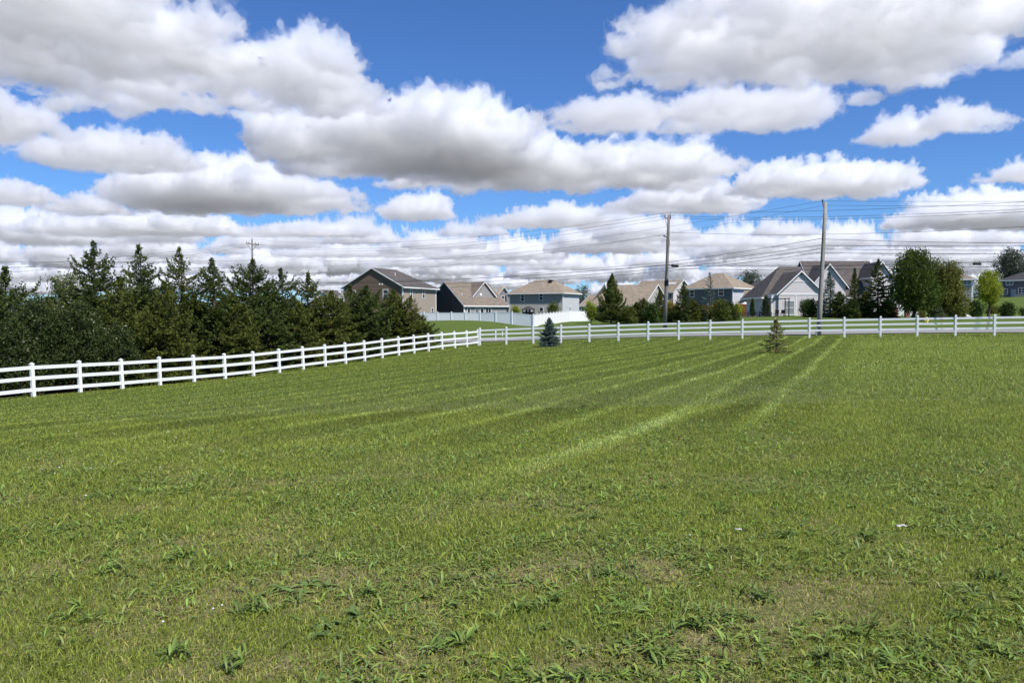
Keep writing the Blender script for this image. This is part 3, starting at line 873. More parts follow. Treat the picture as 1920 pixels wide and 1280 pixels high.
# 9 white house with two front gables
h, W, z = house((1446, 105), (1545, 105), 592, 'big white house with brown roof and two steep front gables behind the pale pole')
zw, zt = z(551.5, 105), z(507.5, 105)
sl = (zt - zw) / 3.25
walls(h, 7.15, 7, zw, zw + .1, 'u', True, True, SD['boards'])
walls(h, 5.9, 7, zw + .35, zt, 'v', False, False, SD['white'], u0=.85, v0=-.35)
roof(h, 5.9, 7, zw + .35, zt, 'v', False, False, M['roof_brown'], u0=.85, v0=-.35, o=.35)
b = MB(); b.box((.85, -.40, zw - .12), (6.75, -.353, zw + .1)); b.build('band_board', M['trim'], h)
b = MB(); b.box((2.6, -.40, z(528, 105) - .05), (5.0, -.353, z(528, 105) + .07)); b.build('band_board', M['trim'], h)
zr2, zr1 = z(493, 118), z(502.5, 116)
walls(h, 8.0, 9, zw + .1, zr1, 'u', True, False, SD['white'], u0=.3, v0=3.2); roof(h, 8.0, 9, zw + .1, zr1, 'u', True, False, M['roof_brown'], u0=.0, v0=3.2, o=.5, hipd=3.6)
walls(h, 9.6, 11, zw + .1, zr2, 'u', False, False, SD['white'], u0=7.2, v0=3.0); roof(h, 9.6, 11, zw + .1, zr2, 'u', False, False, M['roof_brown'], u0=7.2, v0=3.0, o=.5)
zg, zt2 = z(533, 107), z(494.5, 107)
walls(h, 4.6, 6, zg, zt2, 'v', False, False, SD['white'], u0=6.1, v0=1.6); roof(h, 4.6, 6, zg, zt2, 'v', False, False, M['roof_brown'], u0=6.1, v0=1.6, o=.45)
walls(h, 2.6, 5, z(514, 106), z(491, 108), 'v', False, False, SD['white'], u0=14.4, v0=1.8); roof(h, 2.6, 5, z(514, 106), z(491, 108), 'v', False, False, M['roof_brown'], u0=14.4, v0=1.8, o=.3)
wd = window(h, 2.25, z(577, 105), 1.55, 2.0, v=-.35, cols=2, rows=2); wd.children[0].data.materials[0] = paint('pale_glass', (.26, .27, .28), .12, .25, 1.5)  # panes of this window paler than the other glass
b = MB(); b.box((3.1, -.40, z(592, 105)), (3.24, -.353, zw - .13)); b.build('corner_trim', M['trim'], h)
corner_trim(h, (.05,), -1, zw - .3, .14)
b = MB(); b.lathe([(.13, 0), (.13, .05)], n=8); o = b.build('gable_vent', M['black'], h); o.rotation_euler = (R(90), 0, 0); o.location = (3.8, -.352, z(514, 105))
o2 = o.copy(); col.objects.link(o2); o2.location = (15.7, 1.797, z(500, 107))
b = MB(); b.box((17.2, 1.0, -.5), (20.5, 6, z(563, 105))); b.build('garage_wing', SD['white'], h)
b = MB(); b.box((17.5, .94, -.3), (18.6, .997, z(569, 105))); b.build('garage_door', M['trim'], h)

# 10 grey house mostly hidden behind the right-hand trees
h, W, z = house((1740, 150), (1823, 147), 580, 'grey house with white corner board, mostly hidden behind the big right-hand trees')
ze, zr = z(521, 148), z(503, 153)
walls(h, W, 10, ze, zr, 'u', True, True, SD['grey']); roof(h, W, 10, ze, zr, 'u', True, True, M['roof_taupe'], o=.6)
corner_trim(h, (W - .12,), -1.5, ze - .3, .3); window(h, W * .86, z(529, 148), 1.5, 1.1, cols=2, rows=1)

# 11 far right
h, W, z = house((1872, 186), (1985, 178), 557, 'dark blue-grey house on the rise at the right edge of the photo')
ze, zr = z(523.5, 184), z(506, 188)
walls(h, W, 11, ze, zr, 'u', True, True, SD['fargrey']); roof(h, W, 11, ze, zr, 'u', True, True, M['roof_dark'], o=.5)
window(h, W * .175, z(529.5, 185), 1.5, 1.4, cols=2, rows=1); window(h, W * .10, z(546.5, 185), 1.1, 1.3); window(h, W * .385, z(545, 184), 1.5, 1.3, cols=2)
b = MB(); b.box((W * .20, -.05, -.3), (W * .20 + 1.0, -.003, z(542.5, 185))); b.build('door', M['metal'], h)
b = MB(); b.box((W * .30, -3, -.6), (W * .95, -.01, z(552, 184))); b.build('deck', M['stone'], h)

# 0 white gabled house glimpsed through the spruces
h, W, z = house((585, 192), (616, 191), 594, 'small white gabled house glimpsed between the spruce tops left of the brown house')
walls(h, W, 9, z(553, 191), z(542.5, 191), 'v', False, False, SD['white']); roof(h, W, 9, z(553, 191), z(542.5, 191), 'v', False, False, M['roof_brown'], o=.3)
for u in (.45, .62, .8): window(h, W * u, z(568, 191), .8, 1.6, cols=1)
h, W, z = house((633, 172), (668, 170), 594, 'pale house with a steep taupe roof glimpsed in the gap left of the brown house')
walls(h, W, 9, z(556, 171), z(540, 175), 'u', False, False, SD['white']); roof(h, W, 9, z(556, 171), z(540, 175), 'u', True, False, M['roof_taupe'])

# ================================================================== small yard things
def cedar_fence(pa, pb, top, bot, label, name='cedar_fence'):
    a, b = pt(pa[0], bot, pa[1]), pt(pb[0], bot, pb[1]); d = b - a; L_ = np.linalg.norm(d[:2]); ang = math.atan2(d[1], d[0])
    z0 = a[2]; hgt = zat(top, pa[1]) - z0
    r = empty(name, tuple(a), ang); tag(r, label, 'fence')
    n = int(L_ / .16); b_ = MB(); rd = random.Random(5)
    for i in range(n): b_.box((i * .16, -.012, -.6), (i * .16 + .15, .012, hgt + rd.uniform(-.02, .02)))
    b_.build('boards', M['cedar'], r)
    for k in (.2, .75):
        b_ = MB(); b_.box((0, .014, hgt * k), (L_, .07, hgt * k + .09)); b_.build('rail', M['cedar'], r)
    for i in range(int(L_ / 1.8) + 1):
        b_ = MB(); b_.box((i * 1.8, -.11, -.6), (i * 1.8 + .09, -.014, hgt + .06)); b_.build('post', M['cedar'], r)


cedar_fence((1386, 122), (1404, 121), 570, 594, 'orange cedar fence panel left of the dark column evergreen')
cedar_fence((1416, 122), (1432, 121), 571, 594, 'orange cedar fence panel right of the dark column evergreen')
cedar_fence((1318, 120), (1342, 118), 572, 594, 'weathered orange cedar fence panel half hidden behind the shrubs below the slate blue house')

# folded patio umbrella
p = pt(1397, 593, 124); r = empty('patio_umbrella', tuple(p)); tag(r, 'off-white patio umbrella opened above the orange cedar fence', 'umbrella')
hu = zat(569, 124) - p[2]; b = MB(); b.tube([(0, 0, -.5), (0, 0, hu)], .03, 6); b.build('pole', M['metal'], r)
b = MB()
for k in range(8):
    t0, t1 = k * math.pi / 4, (k + 1) * math.pi / 4
    b.poly([(0, 0, hu + .28), (.75 * math.cos(t0), .75 * math.sin(t0), hu - .12), (.75 * math.cos(t1), .75 * math.sin(t1), hu - .12)])
    b.poly([(.75 * math.cos(t0), .75 * math.sin(t0), hu - .12), (.75 * math.cos(t0), .75 * math.sin(t0), hu - .24), (.75 * math.cos(t1), .75 * math.sin(t1), hu - .24), (.75 * math.cos(t1), .75 * math.sin(t1), hu - .12)])
b.build('canopy', M['trim'], r)

# black metal arbour in front of the white gable wall
Yp = 99
p0, p1 = pt(1443, 592, Yp), pt(1479, 592, Yp); r = empty('arbour', tuple(p0)); tag(r, 'slim black metal arbour frame in front of the white gable wall', 'arbour')
wv = p1[0] - p0[0]; hp = zat(560, Yp) - p0[2]
for u in (0, wv):
    for v in (0, 1.4):
        b = MB(); b.box((u - .05, v - .05, -.5), (u + .05, v + .05, hp + (.15 if u else .1))); b.build('post', M['black'], r)
b = MB(); b.box((.052, -.035, hp - .04), (wv - .052, .035, hp + .04)); b.build('beam', M['black'], r)
b = MB(); b.box((.052, 1.365, hp - .04), (wv - .052, 1.435, hp + .04)); b.build('beam', M['black'], r)

# black railing along the terrace
Yp = 103; a, e = pt(1380, 594, Yp), pt(1446, 593, Yp); r = empty('iron_railing', tuple(a)); tag(r, 'low black iron railing along the terrace below the orange cedar panels', 'railing')
L_ = e[0] - a[0]; hr = zat(586, Yp) - a[2]
for zz in (.12, hr):
    b = MB(); b.box((0, -.02, zz - .02), (L_, .02, zz + .02)); b.build('rail', M['black'], r)
b = MB(); k = 0.
while k < L_: b.box((k, -.012, -.3), (k + .024, .012, hr - .021)); k += .14
b.build('balusters', M['black'], r)
for i in range(4):
    b = MB(); u = i * L_ / 3; b.box((u - .05, -.05, -.4), (u + .05, .05, hr + .12)); b.build('post', M['black'], r)
# terrace stones
tag(strip('terrace', [tuple(pt(1376, 595, 106)[:2]), tuple(pt(1450, 595, 105)[:2])], 4.0, M['stone'], .05), kind='structure')

# two chairs on the terrace by the white wall
for px, lab in ((1455.5, 'black patio chair at left, by the white wall behind the small lawn tree'), (1467, 'black patio chair beside the french window of the white house')):
    p = pt(px, 593, 101); r = empty('patio_chair', (p[0], p[1], p[2])); tag(r, lab, 'chair', 'black patio chairs')
    b = MB(); b.box((-.25, -.25, .36), (.25, .25, .41)); b.build('seat', M['black'], r)
    b = MB(); b.box((-.25, -.29, .412), (.25, -.252, .85)); b.build('backrest', M['black'], r)
    for sx in (-.22, .22):
        for sy in (-.22, .22):
            b = MB(); b.box((sx - .02, sy - .02, -.2), (sx + .02, sy + .02, .358)); b.build('leg', M['black'], r)

# gazebo behind the privacy fence
p = pt(990.5, 592, 142); r = empty('gazebo', (p[0], p[1], p[2])); tag(r, 'grey hip roofed garden gazebo in front of the grey house', 'gazebo')
zt_ = zat(574, 142) - p[2]; ze_ = zat(579.5, 142) - p[2]
b = MB(); E = [(-1.25, -1.2, ze_), (1.25, -1.2, ze_), (1.25, 1.2, ze_), (-1.25, 1.2, ze_)]
for i in range(4): b.poly([E[i], E[(i + 1) % 4], (.3 if i in (0, 1) else -.3, 0, zt_)] if i % 2 else [E[i], E[(i + 1) % 4], (.3 if i == 0 else -.3, 0, zt_), (-.3 if i == 0 else .3, 0, zt_)])
b.poly([(x, y, z_ - .12) for x, y, z_ in E[::-1]])
for i in range(4): q, s = E[i], E[(i + 1) % 4]; b.poly([(q[0], q[1], q[2] - .12), (s[0], s[1], s[2] - .12), s, q])
b.build('roof', M['roof_dark'], r)
for sx in (-1.05, 1.05):
    for sy in (-1, 1):
        b = MB(); b.box((sx - .06, sy - .06, -.6), (sx + .06, sy + .06, ze_ - .125)); b.build('post', M['black'], r)
b = MB(); b.box((-1.0, .9, -.5), (1.0, .95, ze_ - .5)); b.build('screen', M['black'], r)

# fire hydrant on the verge
p = ground_hit(1737.5, 608.5); r = empty('fire_hydrant', tuple(p)); tag(r, 'yellow fire hydrant on the grass verge, seen through the back fence', 'hydrant')
b = MB(); b.lathe([(.16, -.05), (.16, .05), (.105, .06), (.105, .52), (.13, .53), (.13, .57)], n=12); b.build('barrel', M['hydrant'], r, True)
b = MB(); b.lathe([(.125, .571), (.115, .66), (.07, .72), (.03, .735), (.03, .78)], n=12); b.build('bonnet', M['hydrant'], r, True)
for s in (-1, 1):
    b = MB(); b.tube([(s * .09, 0, .42), (s * .19, 0, .42)], .06, 8); b.build('outlet', M['hydrant'], r)
b = MB(); b.tube([(0, -.09, .36), (0, -.2, .36)], .08, 8); b.build('outlet', M['hydrant'], r)
# a concrete pad under it
b = MB(); b.lathe([(.9, -.3), (.9, .02)], n=20); o = b.build('hydrant_pad', M['concrete']); o.location = (p[0], p[1], p[2] + .01); tag(o, 'flat pale concrete pad around the yellow hydrant', 'concrete pad')

# brick pillars by the drive
for px, lab in ((1679, 'left of the two short red brick pillars under the big dark tree'), (1700, 'right of the two short red brick pillars under the big dark tree')):
    p = pt(px, 592, 96); z0 = tz1(p[0], p[1]); hh = zat(577, 96) - z0; r = empty('brick_pillar', (p[0], p[1], z0)); tag(r, lab, 'pillar', 'brick pillars')
    b = MB(); b.box((-.22, -.22, -.3), (.22, .22, hh)); b.build('shaft', M['brick'], r)
    b = MB(); b.box((-.28, -.28, hh + .002), (.28, .28, hh + .09)); b.build('cap', M['stone'], r)

# pale boulder at the drive
p = pt(1809, 592.5, 92); z0 = tz1(p[0], p[1]); me = bpy.data.meshes.new('boulder'); bm = bmesh.new(); bmesh.ops.create_icosphere(bm, subdivisions=3, radius=1)
for v in bm.verts:
    n_ = float(perlin(np.array([v.co[:]]) * 1.7 + 4)[0]); v.co *= 1 + .35 * n_; v.co.x *= .75; v.co.y *= .45; v.co.z *= .42
bm.to_mesh(me); bm.free(); o = link('boulder', me, M['concrete']); o.location = (p[0], p[1], z0 + .12); tag(o, 'pale boulder lying at the roadside below the light green tree', 'boulder')
# ================================================================== cumulus: closed bodies of scattering vapour at one base height
_bm = bmesh.new(); bmesh.ops.create_icosphere(_bm, subdivisions=2, radius=1)
SV = np.array([v.co for v in _bm.verts]); SF = np.array([[v.index for v in f.verts] for f in _bm.faces]); _bm.free()
HB = 600.0


def remesh(me, v):
    ob = bpy.data.objects.new('t', me); col.objects.link(ob)
    m = ob.modifiers.new('r', 'REMESH'); m.mode = 'VOXEL'; m.voxel_size = v
    dg = bpy.context.evaluated_depsgraph_get(); dg.update()
    r = bpy.data.meshes.new_from_object(ob.evaluated_get(dg)); bpy.data.objects.remove(ob); bpy.data.meshes.remove(me); return r


def arr(me, what):
    a = np.empty(len(me.vertices) * 3, np.float32); me.vertices.foreach_get(what, a); return a.reshape(-1, 3)


def biggest(me, share=.06):
    """drop stray crumbs and inner cavities: keep only the large connected bodies"""
    n = len(me.vertices); e = np.empty(len(me.edges) * 2, np.int32); me.edges.foreach_get('vertices', e); e = e.reshape(-1, 2); l = np.arange(n)
    for _ in range(40):
        a, b = l[e[:, 0]], l[e[:, 1]]
        if (a == b).all(): break
        m = np.minimum(a, b); np.minimum.at(l, a, m); np.minimum.at(l, b, m)
        while True:
            k = l[l]
            if (k == l).all(): break
            l = k
    cnt = np.bincount(l, minlength=n); ok = cnt[l] > share * n
    if ok.all(): return me
    q = np.empty(len(me.loops), np.int32); me.loops.foreach_get('vertex_index', q); q = q.reshape(-1, 4)
    q = q[ok[q].all(1)]; new = np.cumsum(ok) - 1; p = arr(me, 'co')[ok]
    r = np_mesh(me.name, p, [new[q]]); bpy.data.meshes.remove(me); return r


def cloud_mesh(name, lobes, bz, hm, vox, inflate=0., off=0., clean=True):
    V = np.concatenate([SV * (np.array(r) + inflate * hm) + np.array(c) for c, r in lobes])
    Fc = np.concatenate([SF + i * len(SV) for i in range(len(lobes))])
    me = np_mesh(name, V, [Fc]); me = remesh(me, vox * 1.6)
    p = arr(me, 'co').copy(); no = arr(me, 'normal')
    d = billow(p / (hm * .9) + off, 3, .5); k = np.clip((p[:, 2] - bz) / (hm * .45), 0, 1)
    p += no * (d * hm * .22 * (.2 + .8 * k))[:, None]
    q = p / (hm * .5) + off
    w = np.stack([perlin(q + 3.1), perlin(q + 11.7), perlin(q + 23.9)], 1); p += w * hm * .2 * np.array([1, 1, .6])
    me.vertices.foreach_set('co', p.astype(np.float32).ravel()); me.update(); me = remesh(me, vox)
    p = arr(me, 'co').copy(); no = arr(me, 'normal')
    k = np.clip((p[:, 2] - bz) / (hm * .4), 0, 1)
    d = billow(p / (hm * .26) + off + 5, 4, .66); p += no * (d * hm * .17 * (.45 + .55 * k))[:, None]
    low = p[:, 2] < bz; p[low, 2] = bz + (p[low, 2] - bz) * .6
    me.vertices.foreach_set('co', p.astype(np.float32).ravel()); me.update()
    if clean: me = remesh(me, vox)
    me = biggest(me)
    me.name = name
    return me


def vapour(nm, d):
    mat = bpy.data.materials.new(nm); mat.use_nodes = True; nt = mat.node_tree; nt.nodes.clear()
    out = nt.nodes.new('ShaderNodeOutputMaterial'); vs = nt.nodes.new('ShaderNodeVolumeScatter')
    vs.inputs['Color'].default_value = (1, 1, 1, 1); vs.inputs['Density'].default_value = d; vs.inputs['Anisotropy'].default_value = .35
    nt.links.new(vs.outputs[0], out.inputs['Volume']); return mat


DENS = [vapour('cloud_vapour_%s' % n, d) for n, d in (('thick', .023), ('medium', .018), ('thin', .009))]
VEIL = vapour('cloud_veil', .004)


def cloud(label, x0, x1, base, prof, seed=0, dens=0, depth=.5, n=60, veil=True, cat='cloud', group=None, Yd=None):
    """prof: the outline of the top as (px, py); base: py of the flat underside"""
    rd = random.Random(seed)
    Y = Yd or HB / ray((x0 + x1) / 2, base)[2]; W = x1 - x0
    zb = pt((x0 + x1) / 2, base, Y)[2]
    dW = min(depth * W, 1.6 * max(base - min(p[1] for p in prof), 8))
    if not Yd:                                   # the drawn base line is the far edge of the underside
        Y *= 1 - .30 * dW / F; t_ = (zb - CZ) / Y; c_, s_ = math.cos(PITCH), math.sin(PITCH); base = 640 - F * (s_ + t_ * c_) / (c_ - t_ * s_)
    s = Y / F

    def top(x):
        for (xa, ya), (xb, yb) in zip(prof, prof[1:]):
            if xa <= x <= xb: return ya + (yb - ya) * (x - xa) / (xb - xa)
        return prof[0][1] if x < prof[0][0] else prof[-1][1]
    hm = max(base - min(p[1] for p in prof), 8)
    org = pt((x0 + x1) / 2, base, Y)
    L = []; m = max(6, int(W / (hm * .22)))
    for i in range(m):
        x = x0 + (i + .5 + rd.uniform(-.3, .3)) * W / m; h = max(base - top(x), hm * .40) * 1.16
        for dd in (-.5, 0, .5):
            d2 = dd + rd.uniform(-.25, .25); rz = h * rd.uniform(.30, .42) * (1 - .3 * abs(d2)); rx = min(max(h * .5, W / m), (min(x - x0, x1 - x) + W / m * .4))
            L.append((pt(x, base - rz * .8 - h * .05, Y) + np.array([0, d2 * dW * s * .8, 0]) - org, np.array([rx, rx * 1.4, rz]) * s))
    for i in range(n):
        x = rd.uniform(x0, x1); h = max(base - top(x), hm * .40) * 1.16; dd = rd.uniform(-1, 1); r = min(rd.uniform(.10, .26) * h, x - x0 + 3, x1 - x + 3)
        y = base - (h - r * .85) * rd.uniform(.55, 1) * (1 - .3 * abs(dd))
        L.append((pt(x, y, Y) + np.array([0, dd * dW * s * .5, 0]) - org, np.array([r * 1.2, r * 1.3, r * .9]) * s))
    vox = max(hm / 62, W / 380, .6) * s
    me = cloud_mesh('cloud', L, zb - org[2], hm * s, vox, -.03, seed * 3.)
    o = link('cloud', me, DENS[dens]); o.location = org; tag(o, label, cat, group)
    if veil:
        v = link('veil', cloud_mesh('veil', L, zb - org[2], hm * s, vox * 1.7, .02, seed * 3., False), VEIL, o)
    return o


CL = [
 ('huge grey-bottomed cloud filling the top left corner of the sky', -330, 440, 118, [(-330, -80), (100, -120), (300, -60), (380, 0), (440, 85)], 1, 0),
 ('long white cloud with a peaked right shoulder, below the corner cloud at upper left', 20, 722, 205, [(20, 170), (110, 115), (200, 92), (350, 112), (470, 102), (575, 52), (650, 92), (722, 165)], 2, 0),
 ('grey cloud cut by the left edge, beneath the huge corner cloud', -260, 95, 262, [(-260, 120), (-20, 150), (60, 165), (95, 235)], 3, 0),
 ('flat cloud at left with a thin blue gap above it', 55, 360, 322, [(55, 270), (100, 240), (200, 236), (320, 242), (360, 285)], 4, 1),
 ('broad low cloud left of centre, under the blue gap', 210, 690, 402, [(210, 330), (260, 300), (380, 282), (480, 285), (560, 315), (690, 360)], 5, 0),
 ('tall central cloud with a bright domed top', 480, 995, 328, [(480, 250), (555, 185), (600, 205), (700, 190), (760, 155), (880, 148), (960, 185), (995, 230)], 6, 0),
 ('wide cloud with the darkest grey base, right of the centre', 690, 1368, 358, [(690, 310), (800, 285), (930, 250), (1000, 232), (1100, 255), (1290, 252), (1368, 300)], 7, 0),
 ('small grey cloud behind the central clouds, left of the long flat one', 990, 1250, 248, [(990, 235), (1060, 195), (1130, 165), (1200, 165), (1250, 215)], 38, 1),
 ('long white cloud with a ragged right tip, under the big top right cloud', 1225, 1555, 248, [(1225, 215), (1290, 160), (1400, 160), (1500, 150), (1555, 160)], 9, 1),
 ('biggest cloud, spread along the top right of the sky', 1130, 1895, 148, [(1130, 100), (1160, 45), (1270, 8), (1400, -25), (1750, -45), (1860, 0), (1895, 60)], 10, 0),
 ('tiny lone puff in the blue below the biggest cloud', 1588, 1652, 198, [(1588, 180), (1620, 160), (1652, 172)], 11, 1),
 ('thin ragged cloud at right, left one of a close pair', 1612, 1745, 275, [(1612, 235), (1690, 195), (1745, 245)], 12, 1),
 ('thin puffy cloud at right, right one of a close pair', 1735, 1902, 250, [(1735, 215), (1760, 172), (1830, 190), (1902, 225)], 13, 1),
 ('broad bright cloud above the pale utility pole', 1370, 1705, 372, [(1370, 345), (1410, 300), (1500, 290), (1650, 288), (1705, 350)], 14, 0),
 ('bright cloud bank at right, low above the big dark tree', 1670, 2080, 432, [(1670, 400), (1735, 356), (1850, 348), (2080, 335)], 15, 0),
 ('cloud cut by the right edge above the bright bank', 1855, 2150, 345, [(1855, 320), (1920, 285), (2150, 270)], 16, 1),
 ('small round cloud in the blue gap at centre left', 712, 852, 415, [(712, 385), (760, 352), (820, 352), (852, 385)], 17, 1),
 ('small bright cloud near the centre, above the brown utility pole', 900, 1160, 430, [(900, 405), (960, 385), (1050, 370), (1110, 375), (1160, 405)], 18, 1),
 ('grey cloud above the crossed wires between the poles', 1130, 1420, 402, [(1130, 375), (1210, 345), (1330, 330), (1420, 365)], 19, 0),
 ('low white cloud at the left edge above the dark hedge trees', -120, 105, 385, [(-120, 330), (40, 322), (105, 360)], 20, 1),
 ('small cloud at left between the low white one and the broad one', 85, 235, 405, [(85, 390), (130, 362), (180, 352), (235, 375)], 21, 1),
 ('long low cloud over the left spruces', 30, 450, 445, [(30, 415), (150, 395), (330, 384), (420, 395), (450, 420)], 22, 0),
 ('ragged grey cloud between the low long cloud and the small round cloud', 430, 690, 446, [(430, 425), (560, 405), (690, 430)], 23, 1),
 ('thin wisp at the upper right edge', 1850, 1990, 128, [(1850, 118), (1920, 80), (1990, 90)], 24, 2),
]
for i, (lab, x0, x1, base, prof, seed, dn) in enumerate(CL):
    cloud(lab, x0, x1, base, prof, seed, dn, n=90 if x1 - x0 > 380 else 50)
# the crowded rows low over the horizon: four bodies, copied, turned and stretched
protos = []
rd = random.Random(41)
for k in range(4):
    W = (260, 200, 320, 150)[k]; tops = [(0, 446)] + [(W * j / 5, 434 + rd.uniform(-20, 12)) for j in range(1, 5)] + [(W, 448)]
    o = cloud('small flat cloud in the crowded rows low over the horizon', 0, W, 460, [(960 - W / 2 + a, b) for a, b in tops] and tops, 60 + k, 1, n=40, veil=False, group='small clouds over the horizon', Yd=HB / ray(960, 460)[2])
    protos.append(o)
used = [False] * 4
for base, nrow, sc_ in ((440, 9, 1.0), (462, 12, 1.0), (484, 13, 1.05), (504, 14, 1.1), (522, 15, 1.15), (538, 16, 1.2), (552, 16, 1.25)):
    for j in range(nrow):
        px = -120 + (j + rd.uniform(.1, .9)) * 2160 / nrow; b = base + rd.uniform(-8, 8)
        if base == 440 and (px < 520 or 1650 < px): continue
        k = rd.randrange(4); o = protos[k] if not used[k] else protos[k].copy()
        if used[k]: col.objects.link(o)
        used[k] = True
        Y = HB / ray(px, b)[2]; o.location = pt(px, b, Y)
        q = sc_ * rd.uniform(.8, 1.35) * (Y / 7100.) ** .62
        o.scale = (q * rd.choice((-1, 1)) * rd.uniform(.7, 1.1), q * rd.uniform(.7, 1.), q * rd.uniform(1.5, 2.5))

# unseen clouds added overhead and behind the photographer to whiten light in the shade
for j, (ax, ay) in enumerate(((-900, 500), (-1500, -300), (-700, -900), (-250, -1500), (700, 900), (-300, 350), (-2200, -1200), (1500, 1500), (-1000, -2000), (-2000, 900), (300, 1300), (1300, -2600))):
    o = protos[j % 4].copy(); col.objects.link(o); o.location = (ax, ay, HB + 30); q = rd.uniform(.5, .8); o.scale = (q, q, q * .9); o.rotation_euler = (0, 0, rd.uniform(0, 6))
    o['label'] = 'small unseen cloud added overhead to whiten the light in the shade'; o['group'] = 'added clouds overhead'
# ================================================================== trees and shrubs
def quads_mesh(name, C, U, V):
    """leaf faces: centre, half-length vector, half-width vector; diamond-shaped"""
    n = len(C)
    P = np.stack([C - U, C + V - U * .1, C + U, C - V - U * .1], 1).reshape(-1, 3)
    f = np.arange(n * 4).reshape(n, 4)
    return np_mesh(name, P, [f])


def unit(v): return v / np.maximum(np.linalg.norm(v, axis=-1, keepdims=True), 1e-9)


def rvec(rs, n): return unit(rs.normal(size=(n, 3)))


LM = {'spruce': leafmat('spruce_needles', (.042, .062, .017), (.105, .130, .030), .28),
      'spruce_olive': leafmat('olive_spruce_needles', (.054, .072, .015), (.150, .162, .033), .3),
      'blue': leafmat('blue_spruce_needles', (.075, .115, .095), (.16, .21, .175), .2),
      'pale_young': leafmat('young_spruce_needles', (.14, .15, .035), (.34, .32, .11), .35, c3=(.42, .40, .28), rare=.94),
      'pine': leafmat('pine_needles', (.055, .075, .016), (.155, .175, .038), .3),
      'darkpine': leafmat('dark_pine_needles', (.038, .066, .013), (.115, .155, .028), .3),
      'hedge': leafmat('dark_hedge_leaves', (.028, .044, .014), (.080, .100, .028), .3, c3=(.30, .30, .20), rare=.965),
      'bush': leafmat('dark_bush_leaves', (.03, .058, .014), (.080, .125, .028), .3),
      'lime': leafmat('fresh_lime_leaves', (.17, .22, .022), (.40, .44, .05), .45),
      'olive': leafmat('yellowish_olive_leaves', (.085, .10, .020), (.24, .24, .055), .38),
      'greygreen': leafmat('grey_green_leaves', (.07, .095, .045), (.15, .17, .085), .3),
      'pale': leafmat('pale_spring_leaves', (.11, .13, .055), (.26, .27, .13), .35),
      'gold': leafmat('golden_leaves', (.22, .17, .02), (.42, .30, .04), .35),
      'rust': leafmat('rusty_leaves', (.22, .10, .02), (.40, .22, .05), .35),
      'far': leafmat('far_grey_leaves', (.075, .095, .065), (.13, .15, .10), .3)}


